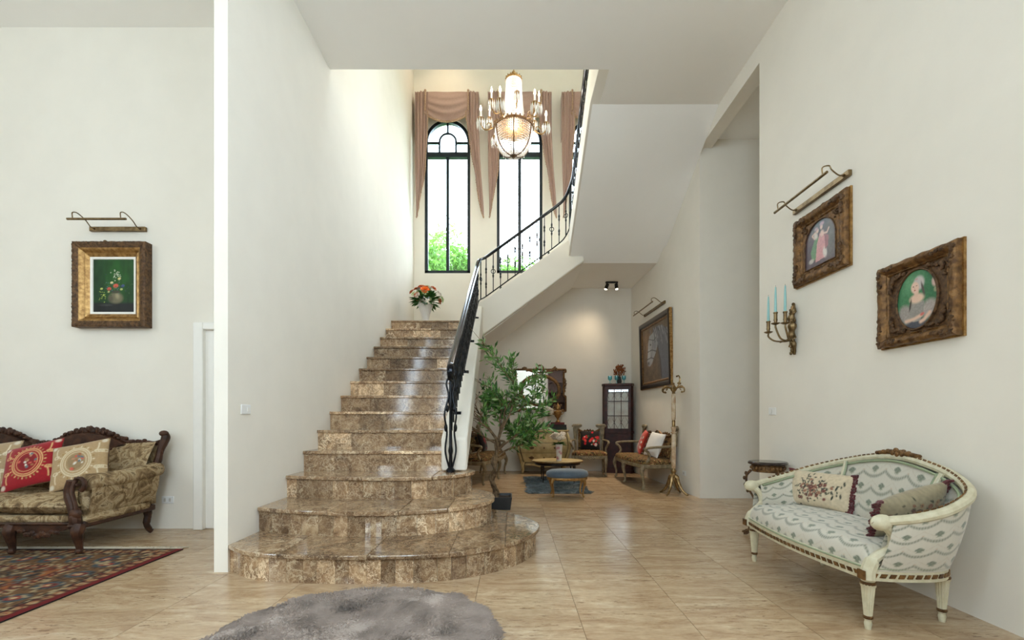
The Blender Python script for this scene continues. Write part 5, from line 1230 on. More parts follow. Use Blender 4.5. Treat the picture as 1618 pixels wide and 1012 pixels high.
for i in range(40): a = q.uniform(0, 6.28); leaf(ml, (0, 0, .27), (math.cos(a), math.sin(a), q.uniform(.1, .9)), q.uniform(.09, .17), .03)
mb.build('flowers', 'white_petal', vz, 0); ml.build('leaves', 'leaf_dark', vz, 0)
for i, (z0, w, d, h, m_, lb) in enumerate(((.852, .36, .24, .055, 'book_green', 'lowest dark green book of the stack on the chest'), (.907, .33, .22, .05, 'book_dark', 'middle black book of the stack on the chest'), (.957, .27, .19, .045, 'book_red', 'red book on top of the stack on the chest'))):
    b = thing('book', lb, 'book', floor_at(.90, 9.05, z0+.0005, (-3, 4, -2)[i]), 'books stacked on the chest')
    MB().box(-w/2, w/2, -d/2, d/2, 0, .005).box(-w/2, w/2, -d/2, d/2, h-.006, h-.001).box(-w/2, w/2, -d/2, -d/2+.006, 0, h-.001).build('cover', m_, b)
    MB().box(-w/2+.006, w/2-.006, -d/2+.006, d/2-.008, .005, h-.006).build('pages', 'paper', b)
ur = thing('gilt_urn', 'small gilt two-handled urn standing on the red book', 'urn', floor_at(.91, 9.05, 1.0025))
MB().lathe([(0, 0), (.05, 0), (.052, .012), (.03, .03), (.018, .06), (.026, .08), (.06, .12), (.082, .18), (.085, .22), (.06, .235), (.03, .25), (.05, .27), (.052, .30), (.03, .34), (.012, .36), (.016, .375), (0, .39)], 18).build('urn_body', 'gilt_bright', ur)
for s in (-1, 1): MB().tube(crom([(s*.07, 0, .15), (s*.115, 0, .19), (s*.105, 0, .25), (s*.06, 0, .24)], 5), .009, 6).build('handle', 'gilt_bright', ur)

# --- corner cabinet
cb = thing('corner_cabinet', 'tall dark mahogany corner cabinet with leaded glass door', 'cabinet', floor_at(2.085, 8.98, 0, -14))
hw_ = .25; sh = [(-hw_, 0), (hw_, 0), (hw_+.05, .10), (hw_-.02, .27), (-hw_+.06, .27), (-hw_-.05, .10)]
MB().prism(sh, .02, .80).build('lower_case', 'mahogany', cb)
MB().prism([(x*1.05, y-.012) for x, y in sh], 0, .06).build('plinth', 'mahogany', cb, bevel=.006)
MB().prism([(x*1.05, y-.015) for x, y in sh], .78, .83).build('waist_moulding', 'mahogany', cb, bevel=.008)
mb = MB(); mb.prism(sh[1:4]+[(hw_-.03, .255), (hw_+.03, .09), (hw_-.02, .012)], .83, 1.72); mb.prism([sh[0], (-hw_+.02, .012), (-hw_-.03, .09), (-hw_+.07, .255), sh[4], sh[5]], .83, 1.72); mb.prism([(-hw_, .27-.02), (hw_-.02, .25), (hw_-.02, .27), (-hw_+.06, .27)], .83, 1.72); mb.prism(sh, 1.69, 1.72); mb.build('upper_case', 'mahogany', cb, 0)
MB().prism([(x*1.06, y-.02) for x, y in sh], 1.72, 1.772).build('cornice', 'mahogany', cb, bevel=.012)
dd = MB(); dd.box(-hw_+.0, -hw_+.05, -.022, .012, .83, 1.70); dd.box(hw_-.05, hw_, -.022, .012, .83, 1.70); dd.box(-hw_+.05, hw_-.05, -.022, .012, .83, .88); dd.box(-hw_+.05, hw_-.05, -.022, .012, 1.65, 1.70); dd = dd.build('door', 'mahogany', cb)
MB().box(-hw_+.05, hw_-.05, -.002, .002, .88, 1.65).build('pane', 'cabinet_glass', dd, 0)
gl = MB(); L, T_ = -hw_+.05, hw_-.05; ww = (T_-L)/3
for k in (1, 2): gl.box(L+ww*k-.006, L+ww*k+.006, -.012, .002, .88, 1.65)
for z in (1.13, 1.42): gl.box(L, T_, -.012, .002, z-.006, z+.006)
for k in range(3):
    a, b, c = L+ww*k, L+ww*(k+.5), L+ww*(k+1)
    for z0, z1 in ((1.42, 1.65), (1.13, .88)):
        zm = (z0+z1)/2; gl.tube([(a, -.006, zm), (b, -.006, z1), (c, -.006, zm), (b, -.006, z0), (a, -.006, zm)], .005, 5)
gl.build('glazing_bars', 'mahogany', dd)
for z in (1.13, 1.42): MB().prism([(-hw_+.03, .02), (hw_-.03, .02), (hw_-.03, .24), (-hw_+.07, .24)], z-.008, z+.008).build('shelf', 'mahogany', cb)
MB().prism([(-hw_+.05, .235), (hw_-.04, .235), (hw_-.04, .248), (-hw_+.07, .248)], .84, 1.68).build('back_lining', 'white_china', cb)
MB().box(-hw_+.04, hw_-.04, -.014, .0, .12, .74).build('lower_door', 'mahogany', cb, bevel=.006)
CBM = floor_at(2.085, 8.98, 0, -14)
def on_cab(x, y): return CBM @ T(x, y, 1.7725)
for i, x in enumerate((-.15, -.02, .12)):
    g = thing('goblet', ['teal glass goblet at the left on the corner cabinet', 'teal glass goblet in the middle on the corner cabinet', 'teal glass goblet at the right on the corner cabinet'][i], 'goblet', on_cab(x, .03), 'teal goblets on the cabinet')
    MB().lathe([(0, 0), (.036, 0), (.034, .005), (.008, .01), (.007, .05), (.012, .06)], 14).build('stem', 'teal_glass', g); MB().lathe([(.01, .06), (.036, .075), (.042, .10), (.04, .15), (.037, .15), (.038, .10), (.03, .08), (0, .07)], 16).build('bowl', 'teal_glass', g)
df = thing('dried_flowers', 'bunch of rust-brown dried flowers on the corner cabinet', 'flowers', on_cab(.03, .13))
MB().lathe([(0, 0), (.04, 0), (.05, .05), (.04, .10), (.03, .14), (.025, .14), (0, .10)], 14).build('vase_body', 'dark_pot', df)
mb, ms = MB(), MB(); q = random.Random(5)
for i in range(120):
    a = q.uniform(0, 6.28); e = q.uniform(.2, 1.4); r = q.uniform(.12, .25); p_ = (r*.62*math.cos(a)*math.cos(e), r*.62*math.sin(a)*math.cos(e), .15+r*math.sin(e)); mb.ball(p_, (.012, .012, .02), 5, 4)
    if i % 4 == 0: ms.tube([(0, 0, .12), p_], .002, 4)
mb.build('flower_heads', 'dried_flower', df)['kind'] = 'stuff'; ms.build('stems', 'dried_flower', df)['kind'] = 'stuff'

# --- coffee table, its vase, and the ottoman
ct = thing('coffee_table', 'low oval coffee table with tan marble top on dark turned legs', 'table', floor_at(.77, 7.72, .012))
MB().lathe([(0, .335), (.40, .335), (.425, .342), (.43, .355), (.42, .365), (0, .365)], 40, sx=1, sy=.85).build('table_top', 'cream_chest', ct)
mb = MB(); mb.lathe([(.37, .29), (.385, .30), (.385, .335), (.37, .335)], 40, sx=1, sy=.85); mb.build('apron', 'ebony', ct)
mb = MB(); mb.tube([(.432*math.cos(2*PI*k/48), .85*.432*math.sin(2*PI*k/48), .35) for k in range(48)], .008, 6, closed=True); mb.build('rim', 'gilt', ct)
for a in (135, 225, 315, 45):
    x, y = .36*math.cos(math.radians(a)), .31*math.sin(math.radians(a)); MB().lathe([(.006, 0), (.008, .02), (.012, .2), (.018, .23), (.012, .245), (.02, .26), (.02, .30), (.014, .32)], 10, (x, y, 0)).build('leg', 'ebony', ct)
vz = thing('rose_vase', 'tall white vase of pale roses on the coffee table', 'vase', floor_at(.78, 7.55, .377))
prof = [(0, 0), (.042, 0), (.046, .01), (.048, .10), (.056, .22), (.062, .28), (.056, .28), (.05, .22), (0, .2)]
mb = MB(); nseg = 28; vs_ = []; cs_ = []
pr2 = [(.042, 0), (.046, .01)]+[(.046+.016*(k/16)**1.5, .01+.27*k/16) for k in range(1, 17)]+[(.056, .28), (.05, .2)]
q = random.Random(3); bl_ = [(q.uniform(0, 6.28), q.uniform(.03, .24)) for _ in range(16)]
for j in range(nseg):
    a = 2*PI*j/nseg
    for r, z in pr2:
        vs_.append((r*math.cos(a), r*math.sin(a), z)); m_ = min((min(abs(a-b), 6.28-abs(a-b))*.05)**2+(z-c)**2 for b, c in bl_)**.5; t_ = max(0, 1-m_/.028); cs_.append(tuple((1-t_)*u+t_*v for u, v in zip(srgb(228, 222, 216), srgb(196, 96, 110))))
n0 = len(pr2); mb.add(vs_, [(j*n0+i, ((j+1) % nseg)*n0+i, ((j+1) % nseg)*n0+i+1, j*n0+i+1) for j in range(nseg) for i in range(n0-1)]+[tuple(j*n0 for j in range(nseg))[::-1]], cs_); mb.build('vase_body', 'porcelain_print', vz, 60)
mb, ml = MB(), MB(); q = random.Random(18)
for i in range(13): flower_head(mb, (q.gauss(0, .075), q.gauss(0, .06), .37+q.uniform(-.02, .08)), .066, 18, i)
for i in range(44): a = q.uniform(0, 6.28); leaf(ml, (0, 0, .27), (math.cos(a), math.sin(a), q.uniform(0, .6)), q.uniform(.08, .16), .04)
mb.build('roses', 'white_petal', vz, 0); ml.build('leaves', 'leaf_dark', vz, 0)
ot = thing('ottoman', 'oval blue velvet ottoman on gilt cabriole legs', 'ottoman', floor_at(.77, 6.36))
MB().lathe([(0, .27), (.27, .27), (.292, .285), (.296, .315), (.285, .345), (.24, .368), (.14, .378), (0, .381)], 40, sx=1, sy=.68).build('cushion', 'blue_velvet', ot, 60)
MB().lathe([(.20, .225), (.275, .235), (.285, .25), (.28, .27), (.2, .272)], 40, sx=1, sy=.68).build('frame', 'gilt_bright', ot)
for sx in (-1, 1):
    for sy in (-1, 1):
        x, y = sx*.205, sy*.13; MB().tube(crom([(x, y, .26), (x+sx*.018, y+sy*.012, .20), (x, y, .10), (x-sx*.004, y, .04), (x+sx*.012, y+sy*.008, .008)], 5), [.026, .027, .027, .025, .023, .021, .019, .017, .015, .014, .013, .012, .012, .012, .012, .012, .013, .014, .015, .014, .01], 8).build('leg', 'gilt_bright', ot)

# --- onyx and brass coat stand
cs = thing('coat_stand', 'brass and onyx coat stand with scrolled hooks at the nook corner', 'coat stand', floor_at(2.315, 6.52))
for k in range(4):
    a = math.radians(15+90*k+30); mb = MB(); mb.M = Matrix.Rotation(a, 4, 'Z')
    mb.tube(crom([(.02, 0, .26), (.05, 0, .24), (.075, 0, .17), (.12, 0, .08), (.17, 0, .03), (.20, 0, .012), (.215, 0, .012)], 5), [.03, .034, .035, .034, .033, .032, .03, .028, .027, .026, .025, .024, .023, .022, .021, .02, .019, .018, .018, .017, .017, .016, .015, .015, .015, .015, .015, .014, .012, .011, .008], 8)
    mb.ball((.055, 0, .235), (.022, .02, .02)); mb.build('leg', 'brass', cs)
MB().lathe([(.05, .20), (.055, .24), (.035, .27), (.024, .30), (.036, .33), (.024, .36), (.024, .37)], 14).build('base_collar', 'brass', cs)
MB().lathe([(.024, .37), (.030, .38), (.033, .60), (.030, .86), (.024, .87)], 14).build('lower_column', 'onyx', cs)
MB().lathe([(.024, .87), (.038, .875), (.038, .885), (.026, .895), (.032, .94), (.038, .95), (.038, .96), (.024, .965)], 14).build('middle_collar', 'onyx', cs)
MB().lathe([(.02, .965), (.024, .97), (.025, 1.05), (.02, 1.06)], 14).build('collar', 'brass', cs)
MB().lathe([(.022, 1.06), (.029, 1.07), (.031, 1.25), (.028, 1.43), (.02, 1.44)], 14).build('upper_column', 'onyx', cs)
MB().lathe([(.02, 1.44), (.03, 1.45), (.018, 1.46), (.042, 1.49), (.048, 1.51), (.03, 1.54), (.012, 1.57), (.016, 1.585), (0, 1.60)], 14).build('finial', 'brass', cs)
for k in range(6):
    a = math.radians(60*k+8); mb = MB(); mb.M = Matrix.Rotation(a, 4, 'Z')
    if k == 0: pr = crom([(.02, 0, 1.51), (.06, 0, 1.53), (.085, 0, 1.59), (.095, 0, 1.66), (.075, 0, 1.70), (.05, 0, 1.69)], 6)
    else: pr = crom([(.02, 0, 1.51), (.06, 0, 1.525), (.12, 0, 1.535), (.165, 0, 1.51), (.165, 0, 1.465), (.13, 0, 1.46)], 6)
    mb.tube(pr, [.018-.0003*i for i in range(31)], 7, flat=.8); mb.ball(pr[12], (.03, .022, .02)); mb.ball(pr[-1], .014); mb.tube(crom([(pr[10][0], 0, pr[10][2]), (pr[10][0], 0, pr[10][2]-.03), (pr[10][0]+.02, 0, pr[10][2]-.045)], 4), .005, 5); mb.build('hook', 'brass', cs)

# --- double spotlight on the nook ceiling
sp = thing('ceiling_spotlight', 'black double spotlight on the ceiling under the stairs', 'lamp', T(1.95, 8.9, 3.755))
MB().box(-.12, .12, -.02, .02, -.03, 0).build('track_bar', 'black_metal', sp, bevel=.004)
for i, (x, tx, ty) in enumerate(((-.09, -.35, -.1), (.09, .05, -.28))):
    d = Vector((tx, ty, -.9)).normalized(); c = Vector((x, 0, -.075)); e = c+d*.11
    h = MB().tube([(x, 0, -.02), (x, 0, -.07)], .008, 6).tube([c-d*.03, c+d*.08], .033, 14).build('spot_head', 'black_metal', sp)
    MB().tube([c+d*.0802, c+d*.083], .026, 12).build('lens', 'spot_bulb', h)
spot('nook_spot', (1.86, 8.86, 3.60), (.7, 9.1, 1.2), 32, (1, .80, .56), 95, .9, .15)
spot('nook_spot', (2.04, 8.80, 3.60), (1.2, 7.3, 0), 190, (1, .82, .6), 66, .8, .1)
# ================================================================== olive tree in its pot
ol = thing('olive_tree', 'potted olive tree with twisted trunk beside the bottom steps', 'tree', floor_at(-.17, 5.55))
mb = MB(); mb.add([(-.15,-.15,0),(.15,-.15,0),(.15,.15,0),(-.15,.15,0),(-.17,-.17,.15),(.17,-.17,.15),(.17,.17,.15),(-.17,.17,.15),(-.15,-.15,.15),(.15,-.15,.15),(.15,.15,.15),(-.15,.15,.15),(-.14,-.14,.11),(.14,-.14,.11),(.14,.14,.11),(-.14,.14,.11)], [(3,2,1,0),(0,1,5,4),(1,2,6,5),(2,3,7,6),(3,0,4,7),(4,5,9,8),(5,6,10,9),(6,7,11,10),(7,4,8,11),(8,9,13,12),(9,10,14,13),(10,11,15,14),(11,8,12,15)]); mb.build('pot', 'dark_pot', ol)
MB().box(-.14, .14, -.14, .14, .09, .125).build('soil', 'soil', ol)
q = random.Random(21)
trunk = crom([(-.03, 0, .10), (-.03, .02, .2), (-.075, 0, .34), (-.04, -.03, .46), (-.05, .0, .58), (-.01, .03, .70), (.0, 0, .82)], 6)
mb = MB(); mb.tube(trunk, [.032-.012*i/36+.004*math.sin(i*.9) for i in range(37)], 9); mb.tube([(a+.03*math.sin(i*.33), b+.03*math.cos(i*.33), c) for i, (a, b, c) in enumerate(trunk)], .014, 7); mb.tube([(a-.028*math.sin(i*.33), b-.028*math.cos(i*.33), c) for i, (a, b, c) in enumerate(trunk)], .012, 7)
mb.build('trunk', 'bark', ol)
br = MB(); tips = []
def grow(p, d, ln, r, lev):
    pts = [Vector(p)]; d = Vector(d).normalized(); n = 5
    for i in range(n):
        d = (d+Vector((q.gauss(0, .26), q.gauss(0, .26), q.gauss(.04, .16)))).normalized(); pts.append(pts[-1]+d*ln/n)
    br.tube(pts, [r*(1-.5*i/n) for i in range(n+1)], 6)
    if lev <= 0:
        tips.append(pts)
    else:
        for i in range(3 if lev > 1 else 4):
            k = 2+i % 4; a = q.uniform(0, 6.28); dd = (d+Vector((math.cos(a), math.sin(a), q.uniform(-.1, .6)))*.85).normalized(); grow(pts[min(k, n)], dd, ln*q.uniform(.55, .75), r*.55, lev-1)
        tips.append(pts[2:])
base_ = Vector(trunk[-1])
for d, ln, z, lv in (((-.75, .1, .75), .50, 0, 2), ((.8, -.1, .75), .52, -.12, 2), ((.1, .1, 1), .62, 0, 2), ((.45, .45, .9), .5, -.04, 2), ((-.35, -.3, .9), .5, -.08, 2), ((.95, .2, .42), .46, -.2, 2), ((-.9, -.2, .35), .38, -.05, 2), ((.0, .05, 1), .85, 0, 2)):
    grow(base_+Vector((0, 0, z)), d, ln, .014, lv)
br.build('branches', 'bark', ol)
lf = MB(); olv = MB()
for pts in tips:
    for i in range(len(pts)-1):
        for k in range(6):
            p = pts[i].lerp(pts[i+1], q.random())+Vector((q.gauss(0, .022), q.gauss(0, .022), q.gauss(0, .022))); ax = (pts[i+1]-pts[i]).normalized(); a = q.uniform(0, 6.28)
            s = ax.cross(Vector((math.cos(a), math.sin(a), .3))).normalized(); d = (s+ax*.8+Vector((0, 0, .1))).normalized(); ln = q.uniform(.06, .112); w = ln*.29; sd = d.cross(Vector((q.gauss(0, 1), q.gauss(0, 1), q.gauss(0, 1)))).normalized()
            m_ = p+d*ln*.5
            if p.x-.17 < -.36: continue
            c_ = q.choice([srgb(66, 112, 48), srgb(88, 136, 60), srgb(118, 160, 84), srgb(160, 184, 132), srgb(52, 90, 44), srgb(104, 150, 66)]); lf.add([p, m_-sd*w/2, p+d*ln, m_+sd*w/2], [(0, 1, 2, 3)], c_)
    if q.random() < .22: olv.ball(tuple(pts[-1]), (.010, .010, .014), 6, 5)
o = lf.build('foliage', 'olive_leaf', ol, 0); o['kind'] = 'stuff'; o = olv.build('olives', 'ebony', ol); o['kind'] = 'stuff'

# ================================================================== bouquet on the landing
bq = thing('bouquet_vase', 'fluted white vase of orange and white flowers on the stair landing', 'vase', floor_at(-1.55, 8.15, 14*R_))
mb = MB(); nseg = 40; pr = [(.06, 0), (.07, .01), (.04, .04), (.045, .10), (.09, .26), (.14, .40), (.135, .40), (.08, .26), (.03, .10)]; vs_ = []
for j in range(nseg):
    a = 2*PI*j/nseg
    for r, z in pr: f = 1-.06*(j % 2)*(z > .05); vs_.append((r*f*math.cos(a), r*f*math.sin(a), z))
n0 = len(pr); mb.add(vs_, [(j*n0+i, ((j+1) % nseg)*n0+i, ((j+1) % nseg)*n0+i+1, j*n0+i+1) for j in range(nseg) for i in range(n0-1)]+[tuple(j*n0 for j in range(nseg))[::-1]]); mb.build('vase_body', 'white_silk', bq, 30)
q = random.Random(31); heads = [('orange_petal', (.03, -.22, .60), .085)]
for i in range(40):
    a = q.uniform(0, 6.28); e = q.uniform(-.1, 1.45); R3 = .29
    heads.append((['white_petal', 'rust_petal', 'green_petal', 'white_petal', 'rust_petal', 'green_petal'][i % 6], (R3*math.cos(a)*math.cos(e), R3*math.sin(a)*math.cos(e)*.8, .50+R3*.72*math.sin(e)), q.uniform(.045, .07)))
def bloom(mb, c, nrm, r, n):
    c = Vector(c); nrm = Vector(nrm).normalized(); t1 = nrm.cross(Vector((.3, .1, 1))).normalized(); t2 = nrm.cross(t1)
    for i in range(n):
        a = 2.4*i; t = ((i+.5)/n)**.6; u = t1*math.cos(a)+t2*math.sin(a); tip = c+u*r*t+nrm*r*.5*(1-t*t); sd = nrm.cross(u); w = r*.4
        mb.add([c+u*r*t*.2, tip-sd*w, tip+nrm*r*.18+u*r*.12, tip+sd*w], [(0, 1, 2, 3)])
for mname in ('orange_petal', 'white_petal', 'rust_petal', 'green_petal'):
    for k, (m_, c, r) in enumerate([h for h in heads if h[0] == mname]):
        mb = MB(); bloom(mb, c, (c[0], c[1], c[2]-.42), r, 16); mb.build('flower', mname, bq, 0)
mb = MB()
for i in range(170):
    a = q.uniform(0, 6.28); e = q.uniform(-.5, 1.3); d = Vector((math.cos(a)*math.cos(e), math.sin(a)*math.cos(e)*.8, .8*math.sin(e))); leaf(mb, Vector((0, 0, .46))+d*.13, d, q.uniform(.10, .19), .06)
mb.build('leaves', 'leaf_dark', bq, 0)['kind'] = 'stuff'

# ================================================================== crystal chandelier
CY, CX = 6.65, .025; Z0 = 4.86
cn = thing('chandelier', 'crystal empire chandelier with gilt candle arms hanging in the stairwell', 'chandelier', T(CX, CY, Z0))
mb = MB()
for k in range(26): 
    z = 1.30+k*.104
    if z < ZT-Z0-.08: mb.tube([(.022*math.cos(t)*(k % 2), .022*math.cos(t)*((k+1) % 2), z+.06*math.sin(t)) for t in [2*PI*j/10 for j in range(10)]], .006, 5, closed=True)
mb.build('chain', 'gilt_bright', cn)
MB().lathe([(0, ZT-Z0-.08), (.08, ZT-Z0-.05), (.11, ZT-Z0-.002), (0, ZT-Z0-.002)], 20).build('ceiling_rose', 'gilt_bright', cn)
def beads(mb, pts, r):
    for p in pts: x, y, z = p; mb.add([(x-r, y, z), (x+r, y, z), (x, y-r, z), (x, y+r, z), (x, y, z-r*1.2), (x, y, z+r*1.2)], [(0, 2, 5), (2, 1, 5), (1, 3, 5), (3, 0, 5), (2, 0, 4), (1, 2, 4), (3, 1, 4), (0, 3, 4)])
def hoop(r, z, w, mat, name, studs=0):
    b = MB(); b.lathe([(r-w*.5, z-w), (r+w*.4, z-w*.8), (r+w*.5, z), (r+w*.4, z+w*.8), (r-w*.5, z+w)], 40)
    for k in range(studs): a = 2*PI*k/studs; b.ball((r*1.02*math.cos(a), r*1.02*math.sin(a), z+w*1.3), (w*.5, w*.5, w*.8), 6, 4)
    return b.build(name, mat, cn)
hoop(.115, 1.17, .018, 'gilt_bright', 'crown_ring', 16); MB().lathe([(.015, 1.19), (.03, 1.2), (.02, 1.23), (.035, 1.27), (.02, 1.30), (.008, 1.31)], 12).build('crown_finial', 'gilt_bright', cn)
mb = MB()
for k in range(6): a = PI*k/3; mb.tube([(.112*math.cos(a), .112*math.sin(a), 1.17), (.06*math.cos(a), .06*math.sin(a), 1.215), (.02*math.cos(a), .02*math.sin(a), 1.23)], .006, 5)
mb.build('crown_scrolls', 'gilt_bright', cn)
hoop(.285, .46, .022, 'gilt', 'basket_ring', 30)
mb = MB()
for k in range(44):
    a = 2*PI*k/44; beads(mb, [((.112+(.16-.112)*t**1.8)*math.cos(a), (.112+(.16-.112)*t**1.8)*math.sin(a), 1.15-.60*t) for t in [j/26 for j in range(27)]], .0105)
mb.build('bead_tent', 'crystal', cn, 0)['kind'] = 'stuff'
mb = MB()
for k in range(56):
    a = 2*PI*k/56; beads(mb, [(.272*math.cos(b_)**.72*math.cos(a), .272*math.cos(b_)**.72*math.sin(a), .44-.37*math.sin(b_)) for b_ in [PI/2*j/18 for j in range(18)]], .0115)
mb.build('bead_basket', 'crystal', cn, 0)['kind'] = 'stuff'
for k in range(6):
    a = 2*PI*(k+.25)/6+.26; b = MB(); b.tube([(.286*math.cos(t)**.72*math.cos(a), .286*math.cos(t)**.72*math.sin(a), .44-.38*math.sin(t)) for t in [PI/2*j/14*.97 for j in range(15)]], .009, 6); b.build('basket_rib', 'gilt_dark', cn)
MB().lathe([(0, .03), (.02, .035), (.05, .06), (.055, .075), (.03, .09), (0, .09)], 16).build('bottom_boss', 'gilt_dark', cn)
mb = MB()
for k in range(10): a = 2*PI*k/10; beads(mb, [(.15*math.cos(a), .15*math.sin(a), .09), (.15*math.cos(a), .15*math.sin(a), .065), (.15*math.cos(a), .15*math.sin(a), .04)], .010)
mb.build('drops', 'crystal', cn, 0)['kind'] = 'stuff'
arm_b = MB(); arm_b.tube(crom([(.28, 0, .46), (.34, 0, .42), (.40, 0, .42), (.44, 0, .48), (.445, 0, .55)], 6), .009, 7); arm_b.tube([(.33+.03*math.cos(t), 0, .49+.03*math.sin(t)) for t in [j*.7 for j in range(8)]], .006, 5)
arm_me = arm_b.mesh('arm', 40); cup_me = MB().lathe([(.012, .55), (.035, .56), (.045, .575), (.04, .58), (.014, .58), (.014, .60), (0, .60)], 12, (.445, 0, 0)).mesh('candle_cup', 40)
can_me = MB().lathe([(.013, .60), (.013, .68), (0, .68)], 10, (.445, 0, 0)).mesh('candle_sleeve', 40); bul_me = MB().lathe([(.008, .68), (.016, .70), (.015, .72), (.006, .755), (0, .77)], 10, (.445, 0, 0)).mesh('bulb', 60)
d_ = MB()
for k in range(10):
    a = 2*PI*k/10; x, y = .445+.05*math.cos(a), .05*math.sin(a); d_.add([(x-.013, y, .50), (x+.013, y, .50), (x, y-.013, .50), (x, y+.013, .50), (x, y, .57), (x, y, .42)], [(0, 2, 4), (2, 1, 4), (1, 3, 4), (3, 0, 4), (2, 0, 5), (1, 2, 5), (3, 1, 5), (0, 3, 5)])
drop_me = d_.mesh('crystal_drops', 0)
for k in range(12):
    hi = k % 2; a = 2*PI*k/12+.12; ar = obj('arm', arm_me, 'gilt_bright', cn); ar.rotation_euler = (0, 0, a); ar.location = (0, 0, .14*hi); ar.scale = (.88 if hi else 1.08, .88 if hi else 1.08, 1)
    for me, mt, nm in ((cup_me, 'gilt_bright', 'candle_cup'), (can_me, 'white_gloss', 'candle_sleeve'), (bul_me, 'bulb', 'bulb'), (drop_me, 'crystal', 'crystal_drops')):
        o = obj(nm, me, mt, ar)
        if nm == 'crystal_drops': o['kind'] = 'stuff'
point('chandelier_light', (CX, CY, Z0+.90), 14, (1, .90, .78), .06); point('chandelier_light', (CX, CY, Z0+.36), 16, (1, .92, .80), .08)
for k in range(6):
    a = 2*PI*k/6; point('chandelier_light', (CX+.54*math.cos(a), CY+.54*math.sin(a), Z0+.86), 2.5, (1, .88, .72), .03)
# recessed downlight over the windows
dl = thing('downlight', 'recessed warm downlight in the stairwell ceiling over the windows', 'lamp', T(-1.3, 8.75, ZT)); MB().lathe([(.05, -.004), (.07, -.004), (.07, -.0005), (.05, -.0005)], 20).build('trim_ring', 'white_gloss', dl); MB().lathe([(0, -.003), (.048, -.003), (.048, -.001)], 20).build('lens', 'spot_bulb', dl)
spot('downlight_beam', (-1.3, 8.75, ZT-.02), (-1.3, 8.95, 3), 38, (1, .76, .5), 110, 1, .05)

# ================================================================== curtains: swag and two tails at each window
def curtain(cx, label):
    t = thing('window_swag', label, 'curtain', T(cx, 9.30, 0), 'swag curtains of the stair windows'); top = 7.64; hw = .64
    MB().box(-hw, hw, -.16, .04, top-.03, top).build('pelmet_board', 'curtain_cloth', t)
    def fold(u, ph=0): return .020*math.sin(u*26+ph)+.010*math.sin(u*55)
    def sw(u, v):
        x = -.45+.90*u; s = math.sin(PI*u); hem = .40+.20*s**.7; f = math.sin(v*23-3.2*s)
        return (x, -.165-.05*s*math.sin(PI*v*.9)-.020*f*(.25+s)*v, top-hem*v-.010*f*s)
    mb = MB(); mb.surf(30, 30, sw); so_ = mb.build('swag', 'curtain_cloth', t, 180)
    def trim(pts, ln=.035):
        m_ = MB(); m_.tube(pts, .010, 5); P = [Vector(p) for p in pts]
        for i in range(len(P)-1):
            for k in range(2): p = P[i].lerp(P[i+1], k/2); m_.tube([p, p+Vector((.003*math.sin(i*3), -.004, -ln))], [.008, .011], 5)
        return m_
    trim([sw(k/26, 1) for k in range(27)]).build('tassel_trim', 'curtain_trim', so_)
    for s in (-1, 1):
        # outer edge long, inner edge short: a cascade tail
        def tail(u, v):
            w = .26; drop = 2.52-.95*u**1.4; k = max(0, v-.3)/.7
            x = s*hw-s*w*u*(1-.30*k**1.3)+(.10*k if s > 0 else .02*k)
            return (x+.012*math.sin(v*9+u*4)*k, -.17+fold(u, s)*(1-.3*v)+.015*math.sin(u*9+v*6), top-drop*v)
        mb = MB(); mb.surf(22, 26, tail); tl = mb.build('tail', 'curtain_cloth', t, 180)
        mb = MB(); mb.box(min(s*hw, s*(hw-.01)), max(s*hw, s*(hw-.01)), -.17, .04, top-.9, top); mb.build('return', 'curtain_cloth', tl)
        hem = [tail(1, k/16) for k in range(4, 17)]+[tail(1-k/14, 1) for k in range(1, 15)]
        trim(hem, .03).build('tassel_trim', 'curtain_trim', tl)
        c = MB(); c.tube([(s*.43, -.20, top-.03*k) for k in range(14)], [.012+.005*(k % 2) for k in range(14)], 6); c.ball((s*.43, -.19, top+.01), .024, 8, 6); c.build('cord', 'curtain_trim', t)
    return t
curtain((WX[0][0]+WX[0][1])/2+.02, 'taupe swag curtain over the window nearest the left wall'); curtain((WX[1][0]+WX[1][1])/2+.0, 'taupe swag curtain over the window behind the chandelier'); curtain((WX[2][0]+WX[2][1])/2, 'taupe swag curtain partly hidden by the upper stair flight')

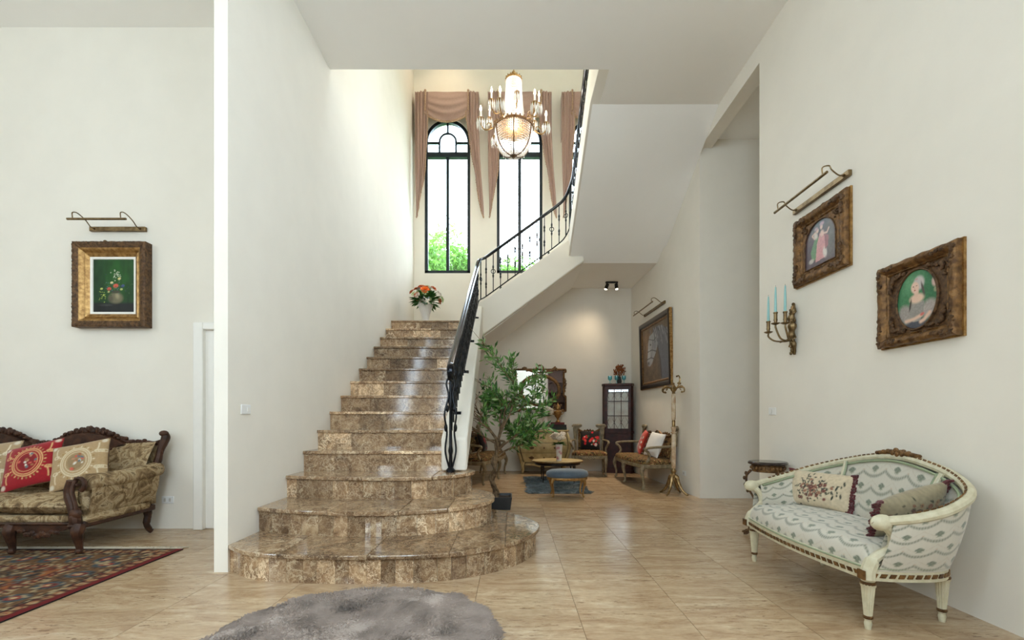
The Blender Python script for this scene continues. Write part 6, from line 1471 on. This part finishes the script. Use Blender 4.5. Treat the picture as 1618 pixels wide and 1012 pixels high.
# ================================================================== garden trees beyond the windows
def garden_tree(label, x, y, zc, r, seed, n=2600, sz=.16):
    t = thing('garden_tree', label, 'tree', T(x, y, 0), 'trees outside the stair windows'); q = random.Random(seed)
    MB().tube([(0, 0, -.05), (.05, .03, zc*.5), (0, 0, zc+.2*r)], [.12, .09, .03], 8).build('trunk', 'bark', t)
    b = MB(); lf = MB(); cl_ = []
    for i in range(26):
        d = Vector((q.gauss(0, 1), q.gauss(0, 1), q.gauss(0, .8))).normalized()*r*q.uniform(.4, 1); cl_.append(d); b.tube([(0, 0, zc-.3), (d.x*.5, d.y*.5, zc+d.z*.4), (d.x, d.y, zc+d.z)], [.03, .02, .008], 5)
    for i in range(n):
        c = q.choice(cl_); p = Vector((c.x+q.gauss(0, r*.22), c.y+q.gauss(0, r*.22), zc+c.z+q.gauss(0, r*.18))); d = Vector((q.gauss(0, 1), q.gauss(0, 1), q.gauss(-.5, .6))).normalized(); s = d.cross(Vector((q.gauss(0, 1), q.gauss(0, 1), q.gauss(0, 1)))).normalized(); L = sz*q.uniform(.7, 1.6); w = L*.26
        lf.add([p, p+d*L*.5-s*w/2, p+d*L, p+d*L*.5+s*w/2], [(0, 1, 2, 3)])
    b.build('branches', 'bark', t); o = lf.build('foliage', 'tree_leaf', t, 0); o['kind'] = 'stuff'
garden_tree('leafy green tree rising highest outside the left window', -2.25, 12.4, 5.35, 1.0, 1, 3800)
garden_tree('low pale tree at the foot of the left window', -1.2, 13.4, 4.95, .85, 2, 3800)
garden_tree('bushy tree at the foot of the window behind the chandelier', .15, 12.6, 4.75, .8, 3, 3800)
garden_tree('tree outside the half hidden right window', 1.7, 13.4, 4.9, .9, 4)
S('ground_outside', MB().box(-30, 30, 9.7, 60, -.3, -.1), 'leaf_dark', 'garden ground beyond the stair windows', 'ground')

# ================================================================== tall bookcase on the front wall (seen in the mirror)
bc = thing('bookcase', 'tall dark wooden bookcase on the front wall, seen in the gilt mirror', 'bookcase', floor_at(2.1, -2.31, 0, 180))
MB().box(-.44, .44, .14, .16, 0, 3.3).build('back_panel', 'walnut', bc)
for x in (-.44, .41): MB().box(x, x+.03, -.18, .14, 0, 3.3).build('side_panel', 'mahogany', bc)
for z in (0, .45, .9, 1.35, 1.8, 2.25, 2.7, 3.27): MB().box(-.41, .41, -.17, .14, z, z+.03).build('shelf', 'walnut', bc)
